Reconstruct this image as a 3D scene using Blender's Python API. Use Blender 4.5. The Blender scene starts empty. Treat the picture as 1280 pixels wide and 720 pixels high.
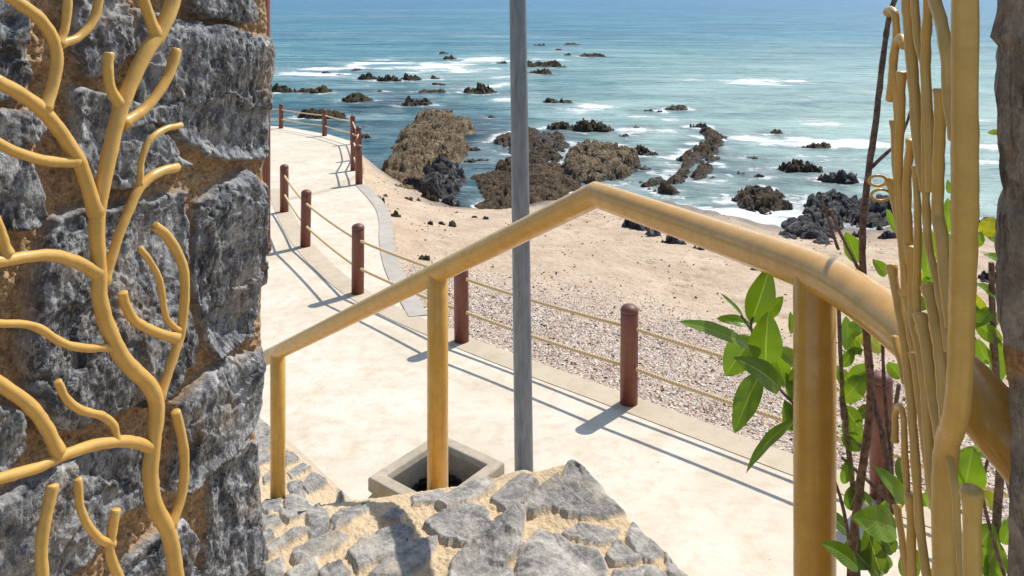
import bpy, math, random
import numpy as np
from mathutils import Vector

# ------------------------------------------------------------------ camera, world, sun
scn = bpy.context.scene
col = scn.collection
F = 1000.0                       # focal length in photo pixels (1280 wide)
CX, HY = 640.0, -4.0             # principal column, horizon row
cam = bpy.data.cameras.new('camera')
cam.sensor_width = 36.0
cam.lens = 36.0 * F / 1280.0
cam.shift_y = -(360.0 - HY) / 1280.0
cam.clip_start = 0.02
cam.clip_end = 20000.0
camo = bpy.data.objects.new('camera', cam)
camo.location = (0, 0, 0)
camo.rotation_euler = (math.radians(90), 0, 0)
col.objects.link(camo)
scn.camera = camo

SUN_EL = math.radians(52.0)
SUN_AZ = math.atan2(0.45, 0.48)  # from +Y towards +X
world = bpy.data.worlds.new('World')
scn.world = world
world.use_nodes = True
wn = world.node_tree
sky = wn.nodes.new('ShaderNodeTexSky')
sky.sky_type = 'NISHITA'
sky.sun_disc = False
sky.sun_elevation = SUN_EL
sky.sun_rotation = SUN_AZ
sky.dust_density = 0.6
bg = wn.nodes['Background']
wn.links.new(sky.outputs[0], bg.inputs[0])
bg.inputs[1].default_value = 0.15
sd = Vector((math.sin(SUN_AZ) * math.cos(SUN_EL), math.cos(SUN_AZ) * math.cos(SUN_EL), math.sin(SUN_EL)))
sun = bpy.data.lights.new('sun', 'SUN')
sun.energy = 4.3
sun.angle = math.radians(0.5)
sun.color = (1.0, 0.95, 0.87)
suno = bpy.data.objects.new('sun', sun)
suno.rotation_euler = sd.to_track_quat('Z', 'Y').to_euler()
suno.location = sd * 40
col.objects.link(suno)
scn.view_settings.view_transform = 'Standard'
scn.view_settings.look = 'None'
scn.view_settings.gamma = 1.0
scn.view_settings.use_curve_mapping = False
scn.view_settings.exposure = 0.25

RNG = np.random.default_rng(7)
random.seed(7)
SEA = -5.4

# ------------------------------------------------------------------ helpers
def P(px, py, d):
    return np.array([(px - CX) / F * d, d, -(py - HY) / F * d])

def zpath(y):
    return -3.13 - 0.0515 * y

def on_path(px, py):
    d = 3130.0 / (py - HY - 51.5)
    return np.array([(px - CX) / F * d, d, zpath(d)])

def on_sea(px, py):
    d = -SEA * F / (py - HY)
    return np.array([(px - CX) / F * d, d, SEA])

_perm = np.random.default_rng(3).permutation(512).astype(np.int64)
_perm = np.concatenate([_perm, _perm, _perm])
_grad = np.random.default_rng(5).normal(size=(512, 3))
_grad /= np.linalg.norm(_grad, axis=1)[:, None]

def _h(i, j, k):
    return _perm[(_perm[(_perm[i & 511] + j) & 511] + k) & 511]

def perlin(p):
    p = np.asarray(p, float)
    f = np.floor(p).astype(np.int64)
    r = p - f
    u = r * r * r * (r * (r * 6 - 15) + 10)
    out = 0
    for dx in (0, 1):
        wx = u[:, 0] if dx else 1 - u[:, 0]
        for dy in (0, 1):
            wy = u[:, 1] if dy else 1 - u[:, 1]
            for dz in (0, 1):
                wz = u[:, 2] if dz else 1 - u[:, 2]
                g = _grad[_h(f[:, 0] + dx, f[:, 1] + dy, f[:, 2] + dz)]
                out = out + wx * wy * wz * ((r[:, 0] - dx) * g[:, 0] + (r[:, 1] - dy) * g[:, 1] + (r[:, 2] - dz) * g[:, 2])
    return out * 1.5

def fbm(p, oct=4, gain=0.5):
    a, s, o = 1.0, 0, 1.0
    for i in range(oct):
        s = s + a * perlin(p * o + 17.3 * i)
        a *= gain
        o *= 2.03
    return s

def ridged(p, oct=4, gain=0.5):
    a, s, o = 1.0, 0, 1.0
    for i in range(oct):
        s = s + a * (1 - 2 * np.abs(perlin(p * o + 9.1 * i)))
        a *= gain
        o *= 2.07
    return s

def cells(p):
    """distance to nearest / second-nearest feature point and its id"""
    p = np.asarray(p, float)
    f = np.floor(p).astype(np.int64)
    d1 = np.full(len(p), 9.0); d2 = d1.copy(); idn = np.zeros(len(p), np.int64)
    for dx in (-1, 0, 1):
        for dy in (-1, 0, 1):
            for dz in (-1, 0, 1):
                h = _h(f[:, 0] + dx, f[:, 1] + dy, f[:, 2] + dz)
                q = f + np.array([dx, dy, dz]) + 0.5 + 0.42 * _grad[h]
                d = np.linalg.norm(p - q, axis=1)
                new = d < d1
                d2 = np.where(new, d1, np.minimum(d2, d))
                d1 = np.where(new, d, d1)
                idn = np.where(new, h, idn)
    return d1, d2, idn

def facet(p, amt=1.0):
    """fractured planes: every cell is a plane of its own tilt and height"""
    d1, d2, idn = cells(p)
    g = _grad[(idn * 7 + 3) & 511]; o = _grad[(idn * 13 + 5) & 511][:, 0]
    return (p * g).sum(1) % 1.7 * .0 + ((p - np.floor(p) - .5) * g).sum(1) * amt + o * .6, d2 - d1

def sstep(a, b, x):
    t = np.clip((x - a) / (b - a), 0, 1)
    return t * t * (3 - 2 * t)

def poly_sdf(pts, poly):
    """signed distance, positive inside"""
    pts = np.asarray(pts, float); poly = np.asarray(poly, float)
    d = np.full(len(pts), 1e9); ins = np.zeros(len(pts), bool)
    n = len(poly)
    for i in range(n):
        a, b = poly[i], poly[(i + 1) % n]
        ab = b - a
        L = ab @ ab + 1e-12
        t = np.clip(((pts - a) @ ab) / L, 0, 1)
        d = np.minimum(d, np.hypot(pts[:, 0] - a[0] - t * ab[0], pts[:, 1] - a[1] - t * ab[1]))
        c = (a[1] > pts[:, 1]) != (b[1] > pts[:, 1])
        with np.errstate(divide='ignore', invalid='ignore'):
            xi = a[0] + (pts[:, 1] - a[1]) * ab[0] / (ab[1] if abs(ab[1]) > 1e-12 else 1e-12)
        ins ^= c & (pts[:, 0] < xi)
    return np.where(ins, d, -d)

def line_dist(pts, line):
    d = np.full(len(pts), 1e9)
    for a, b in zip(line[:-1], line[1:]):
        a = np.asarray(a, float); b = np.asarray(b, float)
        ab = b - a
        t = np.clip(((pts - a) @ ab) / (ab @ ab), 0, 1)
        d = np.minimum(d, np.hypot(pts[:, 0] - a[0] - t * ab[0], pts[:, 1] - a[1] - t * ab[1]))
    return d

def catmull(pts, n=8):
    pts = [np.asarray(p, float) for p in pts]
    if len(pts) < 3:
        return [pts[0] + (pts[-1] - pts[0]) * t for t in np.linspace(0, 1, n + 1)]
    q = [2 * pts[0] - pts[1]] + pts + [2 * pts[-1] - pts[-2]]
    out = []
    for i in range(1, len(q) - 2):
        for k in range(n):
            t = k / n
            out.append(0.5 * (2 * q[i] + (q[i + 1] - q[i - 1]) * t + (2 * q[i - 1] - 5 * q[i] + 4 * q[i + 1] - q[i + 2]) * t * t
                              + (3 * q[i] - q[i - 1] - 3 * q[i + 1] + q[i + 2]) * t ** 3))
    out.append(pts[-1])
    return out

class MB:
    """collects geometry for ONE mesh object"""
    def __init__(self):
        self.v, self.f, self.n, self.at = [], [], 0, {}
    def add(self, v, f, **attrs):
        v = np.asarray(v, float)
        self.f += [tuple(int(i) + self.n for i in q) for q in f]
        self.v.append(v); self.n += len(v)
        for k, a in attrs.items():
            self.at.setdefault(k, []).append(np.broadcast_to(np.asarray(a, float), (len(v),)) if np.ndim(a) < 2 else np.asarray(a, float))
        return self
    def build(self, name, mat, parent=None, smooth=True, loc=None):
        v = np.concatenate(self.v)
        if loc is not None:
            v = v - np.asarray(loc)
        me = bpy.data.meshes.new(name)
        me.from_pydata(v.tolist(), [], self.f)
        for k, a in self.at.items():
            a = np.concatenate(a)
            at = me.attributes.new(k, 'FLOAT', 'POINT')
            at.data.foreach_set('value', a.astype(np.float32))
        if smooth:
            me.polygons.foreach_set('use_smooth', np.ones(len(me.polygons), bool))
        me.materials.append(mat)
        me.update()
        o = bpy.data.objects.new(name, me)
        if loc is not None:
            o.location = loc
        col.objects.link(o)
        if parent is not None:
            o.parent = parent
            if loc is None:
                o.location = -Vector(parent.location)
        return o

def grid_faces(nr, nc):
    i = np.arange((nr - 1) * (nc - 1))
    r, c = i // (nc - 1), i % (nc - 1)
    a = r * nc + c
    return np.stack([a, a + 1, a + nc + 1, a + nc], 1)

def tube(pts, rad, sides=14, caps=True, lump=0.0, seed=0):
    pts = np.array(pts, float); n = len(pts)
    rad = np.broadcast_to(np.asarray(rad, float), (n,))
    if caps:                                  # small bevel at the two ends
        t0 = pts[1] - pts[0]; t0 /= np.linalg.norm(t0)
        t1 = pts[-1] - pts[-2]; t1 /= np.linalg.norm(t1)
        pts = np.vstack([pts[0], pts[0] + t0 * rad[0] * .18, pts[1:-1], pts[-1] - t1 * rad[-1] * .18, pts[-1]])
        rad = np.concatenate([[rad[0] * .82, rad[0]], rad[1:-1], [rad[-1], rad[-1] * .82]])
        n += 2
    seg = np.diff(pts, axis=0)
    seg /= np.linalg.norm(seg, axis=1)[:, None] + 1e-12
    tan = np.vstack([seg[:1], seg[:-1] + seg[1:], seg[-1:]])
    tan /= np.linalg.norm(tan, axis=1)[:, None] + 1e-12
    up = np.array([0, 0, 1.0]) if abs(tan[0][2]) < .9 else np.array([0, 1.0, 0])
    nrm = np.cross(tan[0], up); nrm /= np.linalg.norm(nrm)
    V = []
    ang = np.arange(sides) / sides * 2 * math.pi
    for i in range(n):
        nrm = nrm - tan[i] * (nrm @ tan[i]); nrm /= np.linalg.norm(nrm)
        b = np.cross(tan[i], nrm)
        ring = (np.cos(ang)[:, None] * nrm + np.sin(ang)[:, None] * b) * rad[i]
        if 0 < i < n - 1:                     # mitre
            k = seg[i] - seg[i - 1]; kl = np.linalg.norm(k)
            if kl > 1e-3:
                k /= kl
                c = max(.5, float(np.sqrt(max(0, (1 + seg[i] @ seg[i - 1]) / 2))))
                ring = ring + np.outer(ring @ k, k) * (1 / c - 1)
        V.append(pts[i] + ring)
    V = np.concatenate(V)
    if lump:
        V = V + (perlin(V * 60 + seed) * lump)[:, None] * (V - np.repeat(pts, sides, 0)) / np.repeat(rad, sides)[:, None]
    fs = []
    for i in range(n - 1):
        for j in range(sides):
            k = (j + 1) % sides
            fs.append((i * sides + j, i * sides + k, (i + 1) * sides + k, (i + 1) * sides + j))
    if caps:
        fs.append(tuple(range(sides))[::-1]); fs.append(tuple((n - 1) * sides + j for j in range(sides)))
    return V, fs

def lathe(prof, c, sides=24):
    V = []
    for r, z in prof:
        for j in range(sides):
            a = 2 * math.pi * j / sides
            V.append((c[0] + r * math.cos(a), c[1] + r * math.sin(a), c[2] + z))
    fs = []
    n = len(prof)
    for i in range(n - 1):
        for j in range(sides):
            k = (j + 1) % sides
            fs.append((i * sides + j, i * sides + k, (i + 1) * sides + k, (i + 1) * sides + j))
    fs.append(tuple((n - 1) * sides + j for j in range(sides)))
    fs.append(tuple(range(sides))[::-1])
    return V, fs

def tag(o, label=None, cat=None, group=None, kind=None):
    if label: o['label'] = label
    if cat: o['category'] = cat
    if group: o['group'] = group
    if kind: o['kind'] = kind
    return o

def empty(name, loc):
    o = bpy.data.objects.new(name, None)
    o.location = Vector([float(c) for c in loc])
    o.empty_display_size = .1
    col.objects.link(o)
    return o

# ------------------------------------------------------------------ materials
def S(r, g, b):
    f = lambda c: (c / 255 / 12.92) if c / 255 <= .04045 else ((c / 255 + .055) / 1.055) ** 2.4
    return (f(r), f(g), f(b), 1)

class NT:
    def __init__(self, name):
        self.m = bpy.data.materials.new(name); self.m.use_nodes = True
        self.t = self.m.node_tree; self.b = self.t.nodes['Principled BSDF']
        self.b.inputs['Roughness'].default_value = .8
        self.co = self.new('ShaderNodeTexCoord').outputs['Object']
        self.geo = self.new('ShaderNodeNewGeometry')
        self.pos = self.geo.outputs['Position']
    def new(self, k): return self.t.nodes.new(k)
    def link(self, a, b): self.t.links.new(a, b)
    def put(self, sock, v):
        if hasattr(v, 'is_output'): self.link(v, sock)
        else: sock.default_value = v
    def noise(self, scale, detail=4, rough=.55, vec=None, stretch=None, dist=0.0):
        n = self.new('ShaderNodeTexNoise')
        v = vec if vec is not None else self.pos
        if stretch:
            mp = self.new('ShaderNodeMapping'); mp.inputs['Scale'].default_value = stretch
            self.link(v, mp.inputs[0]); v = mp.outputs[0]
        self.link(v, n.inputs['Vector'])
        n.inputs['Scale'].default_value = scale; n.inputs['Detail'].default_value = detail
        n.inputs['Roughness'].default_value = rough; n.inputs['Distortion'].default_value = dist
        return n.outputs['Fac']
    def voro(self, scale, feat='F1', vec=None, out='Distance'):
        n = self.new('ShaderNodeTexVoronoi'); n.feature = feat
        self.link(vec if vec is not None else self.pos, n.inputs['Vector'])
        n.inputs['Scale'].default_value = scale
        return n.outputs[out]
    def ramp(self, fac, stops, interp='LINEAR'):
        r = self.new('ShaderNodeValToRGB'); r.color_ramp.interpolation = interp
        e = r.color_ramp.elements
        while len(e) < len(stops): e.new(.5)
        for q, (p, c) in zip(e, stops):
            q.position = p; q.color = c if hasattr(c, '__len__') else (c, c, c, 1)
        self.link(fac, r.inputs[0])
        return r.outputs[0]
    def mix(self, fac, a, b, mode='MIX'):
        m = self.new('ShaderNodeMix'); m.data_type = 'RGBA'; m.blend_type = mode
        self.put(m.inputs[0], fac); self.put(m.inputs[6], a); self.put(m.inputs[7], b)
        return m.outputs[2]
    def math(self, op, a, b=0.0, clamp=False):
        m = self.new('ShaderNodeMath'); m.operation = op; m.use_clamp = clamp
        self.put(m.inputs[0], a); self.put(m.inputs[1], b)
        return m.outputs[0]
    def attr(self, name):
        a = self.new('ShaderNodeAttribute'); a.attribute_name = name
        return a.outputs['Fac']
    def bump(self, h, dist, strength=1.0, prev=None):
        b = self.new('ShaderNodeBump'); b.inputs['Distance'].default_value = dist
        b.inputs['Strength'].default_value = strength
        self.link(h, b.inputs['Height'])
        if prev is not None: self.link(prev, b.inputs['Normal'])
        return b.outputs[0]
    def done(self, color=None, rough=None, normal=None, spec=None, metal=None):
        if color is not None: self.put(self.b.inputs['Base Color'], color)
        if rough is not None: self.put(self.b.inputs['Roughness'], rough)
        if normal is not None: self.link(normal, self.b.inputs['Normal'])
        if spec is not None: self.b.inputs['Specular IOR Level'].default_value = spec
        if metal is not None: self.b.inputs['Metallic'].default_value = metal
        return self.m

def M_stone(name, lo, mid, hi, mort_a, mort_b, vein, grain=False):
    n = NT(name)
    st = n.attr('stone'); rnd = n.attr('rnd')
    a = n.noise(7, 6, .68, dist=.2); b = n.noise(32, 6, .74, dist=.25); c = n.noise(150, 4, .7)
    f = n.math('ADD', n.math('MULTIPLY', a, .5), n.math('MULTIPLY', b, .5))
    base = n.ramp(f, [(.38, lo), (.48, mid), (.59, hi)])
    base = n.mix(n.math('MULTIPLY', rnd, .35), base, lo)
    vn = n.noise(16, 6, .75, dist=.35, stretch=(1.4, 1.4, .6))
    vm = n.ramp(n.math('ABSOLUTE', n.math('SUBTRACT', vn, .5)), [(0, 1.0), (.03, 0.0)])
    base = n.mix(n.math('MULTIPLY', vm, .4), base, vein)
    sk = n.noise(20, 7, .78, stretch=(1.2, 1.2, .85), dist=.5)
    base = n.mix(n.ramp(sk, [(.55, 0.0), (.68, .75)]), base, vein)
    base = n.mix(n.ramp(sk, [(.30, .7), (.43, 0.0)]), base, lo)
    if grain:
        gn = n.noise(30, 5, .7, stretch=(1.5, 1.5, .10), dist=.6)
        base = n.mix(n.ramp(gn, [(.36, .9), (.5, 0.0)]), base, S(58, 48, 40))
    rust = n.ramp(n.noise(5.5, 4, .6), [(.58, 0.0), (.74, .35)])
    base = n.mix(rust, base, mort_a)
    m = n.mix(n.ramp(n.noise(160, 3, .7), [(.35, 0.0), (.65, 1.0)]), mort_b, mort_a)
    m = n.mix(n.ramp(n.voro(260), [(.15, .5), (.35, 0.0)]), m, S(120, 92, 66))
    colr = n.mix(st, m, base)
    hs = n.math('ADD', n.math('MULTIPLY', b, .8), n.math('MULTIPLY', c, .3))
    hm = n.math('ADD', n.noise(170, 4, .75), n.math('MULTIPLY', n.noise(50, 3), .8))
    hh = n.new('ShaderNodeMix'); n.put(hh.inputs[0], st); n.link(hm, hh.inputs[2]); n.link(hs, hh.inputs[3])
    return n.done(colr, .78, n.bump(hh.outputs[0], .008, .9), .4)

MAT = {}
MAT['wall'] = M_stone('wall_stone', S(36, 38, 43), S(88, 91, 97), S(158, 160, 162), S(206, 172, 132), S(150, 120, 88), S(218, 217, 212))
MAT['ramp'] = M_stone('ramp_stone', S(88, 86, 83), S(137, 132, 124), S(184, 176, 163), S(230, 206, 168), S(214, 186, 144), S(200, 195, 186))
MAT['pillar'] = M_stone('pillar_stone', S(92, 80, 70), S(138, 124, 110), S(180, 166, 150), S(206, 156, 100), S(150, 108, 68), S(190, 176, 160), True)

def M_paint(name, c, dark, rough=.38, scuff=.35, bump=.0016):
    n = NT(name)
    f = n.noise(26, 5, .6)
    cc = n.mix(n.ramp(f, [(.35, 0.0), (.75, .45)]), c, dark)
    ch = n.ramp(n.noise(60, 5, .7), [(.66, 0.0), (.74, scuff)])
    cc = n.mix(ch, cc, S(126, 92, 54))
    st = n.ramp(n.noise(14, 4, .6, stretch=(4, 4, .5)), [(.5, 0.0), (.8, .16)])
    cc = n.mix(st, cc, dark)
    return n.done(cc, n.ramp(f, [(.3, rough - .08), (.7, rough + .15)]), n.bump(n.math('ADD', n.noise(45, 3), n.math('MULTIPLY', n.noise(220, 3), .4)), bump, .6), .5)
MAT['yellow'] = M_paint('yellow_paint', S(205, 157, 70), S(160, 114, 42), .2, .12, .0007)
MAT['coral'] = M_paint('coral_paint', S(212, 170, 92), S(168, 126, 54), .3, .4)
MAT['red'] = M_paint('red_brown_paint', S(116, 64, 48), S(84, 44, 34), .42)
MAT['red_cap'] = M_paint('cap_paint', S(108, 62, 48), S(78, 44, 35), .5)

def M_galv():
    n = NT('galvanised_steel')
    c = n.mix(n.ramp(n.noise(30, 5, .6, stretch=(1, 1, .2)), [(.3, 0.0), (.7, 1.0)]), S(92, 98, 108), S(124, 130, 138))
    c = n.mix(n.ramp(n.noise(8, 4, .7), [(.6, 0.0), (.8, .5)]), c, S(120, 112, 100))
    return n.done(c, .45, n.bump(n.noise(90, 3), .001, .5), .5, .35)
MAT['galv'] = M_galv()

def M_conc(name, a, b, stain, rough=.85, sc=1.0):
    n = NT(name)
    f = n.noise(1.1 * sc, 6, .6, dist=.5); g = n.noise(7 * sc, 5, .65)
    c = n.mix(n.ramp(f, [(.36, 0.0), (.64, 1.0)]), a, b)
    c = n.mix(n.ramp(g, [(.46, 0.0), (.70, .5)]), c, stain)
    sp = n.ramp(n.noise(2.6 * sc, 4, .7, dist=1.2), [(.60, 0.0), (.66, .35), (.72, .1)])
    c = n.mix(sp, c, b)
    c = n.mix(n.ramp(n.noise(90, 3, .6), [(.3, .14), (.6, 0.0)]), c, S(150, 130, 105))
    dots = n.ramp(n.voro(5.0), [(.03, .7), (.05, 0.0)])
    c = n.mix(dots, c, S(120, 105, 88))
    return n.done(c, rough, n.bump(n.math('ADD', n.noise(140, 4, .7), n.math('MULTIPLY', n.noise(12, 4), .6)), .003, .5), .3)
MAT['path'] = M_conc('pale_concrete', S(201, 189, 167), S(215, 206, 189), S(184, 160, 126))
MAT['strip'] = M_conc('border_concrete', S(196, 182, 158), S(186, 172, 150), S(170, 150, 122))
MAT['kerb'] = M_conc('kerb_concrete', S(186, 178, 164), S(170, 164, 154), S(156, 142, 122))
MAT['bin'] = M_conc('bin_concrete', S(186, 174, 152), S(160, 150, 132), S(140, 122, 96), sc=3.0)

def M_sand():
    n = NT('beach_sand')
    wet = n.attr('wet'); peb = n.attr('gravel')
    f = n.noise(1.6, 6, .65)
    c = n.mix(n.ramp(f, [(.35, 0.0), (.65, 1.0)]), S(184, 160, 134), S(206, 186, 160))
    c = n.mix(n.ramp(n.noise(14, 5, .7), [(.50, 0.0), (.70, .65)]), c, S(146, 122, 100))
    gr = n.noise(110, 3, .7)
    c = n.mix(n.ramp(gr, [(.35, .3), (.55, 0.0)]), c, S(140, 118, 98))
    gc = n.ramp(n.voro(34, out='Color'), [(.1, S(150, 130, 112)), (.4, S(205, 190, 172)), (.7, S(190, 160, 140)), (.95, S(228, 220, 208))])
    c = n.mix(n.math('MULTIPLY', peb, .8), c, gc)
    c = n.mix(wet, c, S(124, 106, 88))
    h = n.math('ADD', n.noise(9, 5, .6), n.math('MULTIPLY', n.noise(80, 3, .7), .25))
    h = n.math('ADD', h, n.math('MULTIPLY', n.math('MULTIPLY', n.voro(34), peb), 1.0))
    r = n.new('ShaderNodeMix'); n.put(r.inputs[0], wet); r.inputs[2].default_value = .95; r.inputs[3].default_value = .35
    return n.done(c, r.outputs[0], n.bump(h, .07, .7), .3)
MAT['sand'] = M_sand()

def M_chips():
    n = NT('shell_gravel')
    c = n.ramp(n.attr('rnd'), [(0, S(120, 98, 82)), (.12, S(182, 152, 128)), (.35, S(214, 198, 178)), (.62, S(232, 224, 212)), (.85, S(208, 180, 156)), (1, S(240, 235, 228))])
    return n.done(c, .8, None, .3)
MAT['chips'] = M_chips()

def M_rock(name, lo, mid, hi, alg, algamt):
    n = NT(name)
    f = n.noise(2.2, 7, .7, dist=.4)
    g = n.noise(13, 6, .7)
    c = n.ramp(n.math('ADD', n.math('MULTIPLY', f, .45), n.math('MULTIPLY', g, .55)), [(.38, lo), (.5, mid), (.62, hi)])
    a = n.ramp(n.noise(4.5, 4, .6), [(.5, 0.0), (.68, algamt)])
    c = n.mix(a, c, alg)
    c = n.mix(n.math('MULTIPLY', n.attr('wet'), .75), c, S(44, 36, 30))  # waterline damp, plus crevice shade put into the rock colour
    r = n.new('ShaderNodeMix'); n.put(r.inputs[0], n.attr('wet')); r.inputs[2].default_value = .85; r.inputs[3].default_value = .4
    return n.done(c, r.outputs[0], n.bump(n.math('ADD', n.math('ADD', g, n.noise(34, 4, .7)), n.math('MULTIPLY', n.voro(11), .8)), .11, .9), .35)
MAT['tan'] = M_rock('tan_rock', S(66, 52, 36), S(128, 108, 80), S(182, 164, 132), S(96, 82, 48), .4)
MAT['brown'] = M_rock('brown_rock', S(46, 36, 26), S(86, 68, 48), S(140, 116, 86), S(80, 72, 40), .45)
MAT['olive'] = M_rock('weedy_rock', S(40, 34, 24), S(74, 64, 40), S(112, 98, 66), S(74, 76, 36), .8)
MAT['black'] = M_rock('black_rock', S(38, 38, 40), S(74, 72, 72), S(150, 146, 142), S(84, 76, 62), .3)
MAT['rust'] = M_rock('rust_rock', S(96, 44, 24), S(146, 72, 42), S(176, 98, 62), S(120, 60, 36), .3)

def M_sea():
    n = NT('sea_water')
    foam, milk, dark = n.attr('foam'), n.attr('milk'), n.attr('dark')
    geo = n.pos
    sep = n.new('ShaderNodeSeparateXYZ'); n.link(geo, sep.inputs[0])
    far = n.math('DIVIDE', sep.outputs[1], 400.0, True)
    c = n.ramp(far, [(.05, S(62, 98, 106)), (.12, S(62, 120, 126)), (.3, S(40, 112, 134)), (1, S(30, 104, 142))])
    big = n.noise(.03, 4, .6, stretch=(.5, 1.6, 1))
    c = n.mix(n.ramp(big, [(.42, .4), (.6, 0.0)]), c, S(24, 76, 98))
    c = n.mix(milk, c, S(154, 178, 166))
    c = n.mix(dark, c, S(30, 46, 62))
    rip = n.math('ADD', n.math('MULTIPLY', n.noise(1.6, 7, .75, stretch=(.6, 1.2, 1), dist=.5), .62), n.math('MULTIPLY', n.noise(.25, 6, .7, stretch=(.5, 1.5, 1), dist=.4), .38))
    c = n.mix(n.ramp(rip, [(.38, .55), (.5, 0.0)]), c, S(26, 62, 76))
    c = n.mix(n.ramp(rip, [(.5, 0.0), (.64, .5)]), c, S(164, 190, 188))
    c = n.mix(n.math('MULTIPLY', foam, n.math('MULTIPLY', n.noise(.5, 5, .6), .8)), c, S(196, 208, 200))
    f1 = n.noise(.7, 8, .78, stretch=(.6, 1.2, 1), dist=1.6)
    f2 = n.noise(4.0, 6, .72, stretch=(.7, 1.2, 1), dist=.8)
    lace = n.math('ADD', n.math('MULTIPLY', f1, .6), n.math('MULTIPLY', f2, .4))
    fm = n.math('ADD', lace, n.math('MULTIPLY', n.math('SUBTRACT', foam, .52), .42))
    fm = n.ramp(fm, [(.49, 0.0), (.55, .7), (.64, 1.0)])
    fm = n.math('MULTIPLY', fm, n.math('MULTIPLY', foam, 2.0, True), True)
    c = n.mix(fm, c, S(226, 230, 228))
    r = n.new('ShaderNodeMix'); n.put(r.inputs[0], fm); r.inputs[2].default_value = .34; r.inputs[3].default_value = .8
    w1 = n.noise(2.6, 5, .62, stretch=(.55, 1.3, 1), dist=.3)
    w2 = n.noise(.5, 4, .55, stretch=(.4, 1.3, 1))
    w3 = n.noise(.10, 3, .55, stretch=(.3, 1.3, 1))
    nm = n.bump(w3, 2.2, .9)
    nm = n.bump(w2, .6, .9, nm)
    nm = n.bump(w1, .16, .9, nm)
    nm = n.bump(fm, .06, .7, nm)
    return n.done(c, r.outputs[0], nm, .10)
MAT['sea'] = M_sea()
MAT['sea'].node_tree.nodes['Principled BSDF'].inputs['IOR'].default_value = 1.33

def M_rope():
    n = NT('rope'); c = n.mix(n.noise(120, 3), S(196, 168, 124), S(222, 200, 160))
    return n.done(c, .9, n.bump(n.noise(300, 3), .002, .6), .2)
MAT['rope'] = M_rope()

def M_leaf():
    n = NT('leaf')
    t, s, rnd = n.attr('lt'), n.attr('ls'), n.attr('rnd')
    c = n.ramp(rnd, [(0, S(36, 54, 18)), (.5, S(70, 108, 26)), (.85, S(116, 152, 36)), (1, S(200, 176, 34))])
    c = n.mix(n.ramp(n.noise(40, 4), [(.45, 0.0), (.7, .5)]), c, S(52, 84, 26))
    c = n.mix(n.ramp(n.noise(55, 5, .7), [(.68, 0.0), (.74, .8)]), c, S(112, 84, 36))
    ab = n.math('ABSOLUTE', s)
    mid = n.ramp(ab, [(.03, .9), (.07, 0.0)])
    w = n.new('ShaderNodeTexWave'); w.wave_type = 'BANDS'
    cmb = n.new('ShaderNodeCombineXYZ')
    n.link(n.math('SUBTRACT', t, n.math('MULTIPLY', ab, .28)), cmb.inputs[0])
    n.link(cmb.outputs[0], w.inputs['Vector']); w.inputs['Scale'].default_value = 4.2
    vein = n.ramp(w.outputs['Fac'], [(.88, 0.0), (1, .45)])
    c = n.mix(n.math('MULTIPLY', vein, .22), c, S(120, 150, 60)); c = n.mix(mid, c, S(150, 172, 80))
    n.done(c, .32, n.bump(w.outputs['Fac'], .0008, .4), .5)
    tr = n.new('ShaderNodeBsdfTranslucent')
    n.link(n.mix(.45, c, S(160, 190, 24)), tr.inputs[0])
    mx = n.new('ShaderNodeMixShader'); mx.inputs[0].default_value = .40
    out = n.t.nodes['Material Output']
    n.link(n.b.outputs[0], mx.inputs[1]); n.link(tr.outputs[0], mx.inputs[2]); n.link(mx.outputs[0], out.inputs[0])
    return n.m
MAT['leaf'] = M_leaf()

def M_bark(name, a, b):
    n = NT(name)
    c = n.mix(n.ramp(n.noise(90, 5, .7), [(.35, 0.0), (.65, 1.0)]), a, b)
    return n.done(c, .9, n.bump(n.noise(120, 5, .7), .004, .9), .2)
MAT['bark'] = M_bark('bark', S(84, 66, 58), S(146, 124, 110))
MAT['twig'] = M_bark('grey_bark', S(112, 98, 86), S(158, 146, 132))

def M_simple(name, c, rough, bumpd=.01, sc=20):
    n = NT(name)
    cc = n.mix(n.noise(sc, 4), c, tuple([x * .6 for x in c[:3]]) + (1,))
    return n.done(cc, rough, n.bump(n.noise(sc, 4), bumpd, .7))
MAT['bag'] = M_simple('black_plastic', S(24, 24, 28), .28, .03, 16)
MAT['soil'] = M_simple('soil', S(104, 84, 62), .95, .03, 30)

# ------------------------------------------------------------------ path outline and beach shape
ROW = np.array([(3.9, 4.2), (2.52, 5.45), (1.0, 6.85), (-.52, 8.25), (-1.89, 9.80), (-3.1, 12.0), (-4.1, 14.4)])
KERB = [on_path(*p)[:2] for p in [(550, 415), (530, 388), (507, 349), (497, 326), (491, 300), (489, 275), (480, 255), (457, 231)]]
TERR = [(-3.62, 19.0), (-3.85, 20.6), (-4.45, 23.2), (-4.9, 24.3), (-5.9, 25.9), (-8.0, 28.2), (-11.5, 29.6), (-16, 30)]
rn = np.array([.69, .72])
edge = [tuple(ROW[0] + rn * .14 + np.array([3.2, -3.1]))] + [tuple(ROW[i] + rn * .14) for i in range(0, 4)]
KER = catmull([np.array([k[0], k[1], 0]) for k in KERB], 5)
edge += [(k[0], k[1]) for k in KER[2:]] + TERR
OUT = edge + [(-16, 2), (-4, 1.0), (7.1, -.5)]
OUTA = np.array(OUT)

WL = [(-60, 34), (-16, 31), (-8, 27), (-5.2, 24.6), (-4.06, 23.9), (-2.4, 22.1), (-1.3, 20.4), (0, 20.7), (1.3, 21.7), (2.65, 22.1),
      (4.5, 20.4), (5.76, 19.9), (6.5, 18.9), (8, 18.6), (11, 18.4), (16, 18.0), (60, 14)]
WLA = np.array(WL, float)

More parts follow.
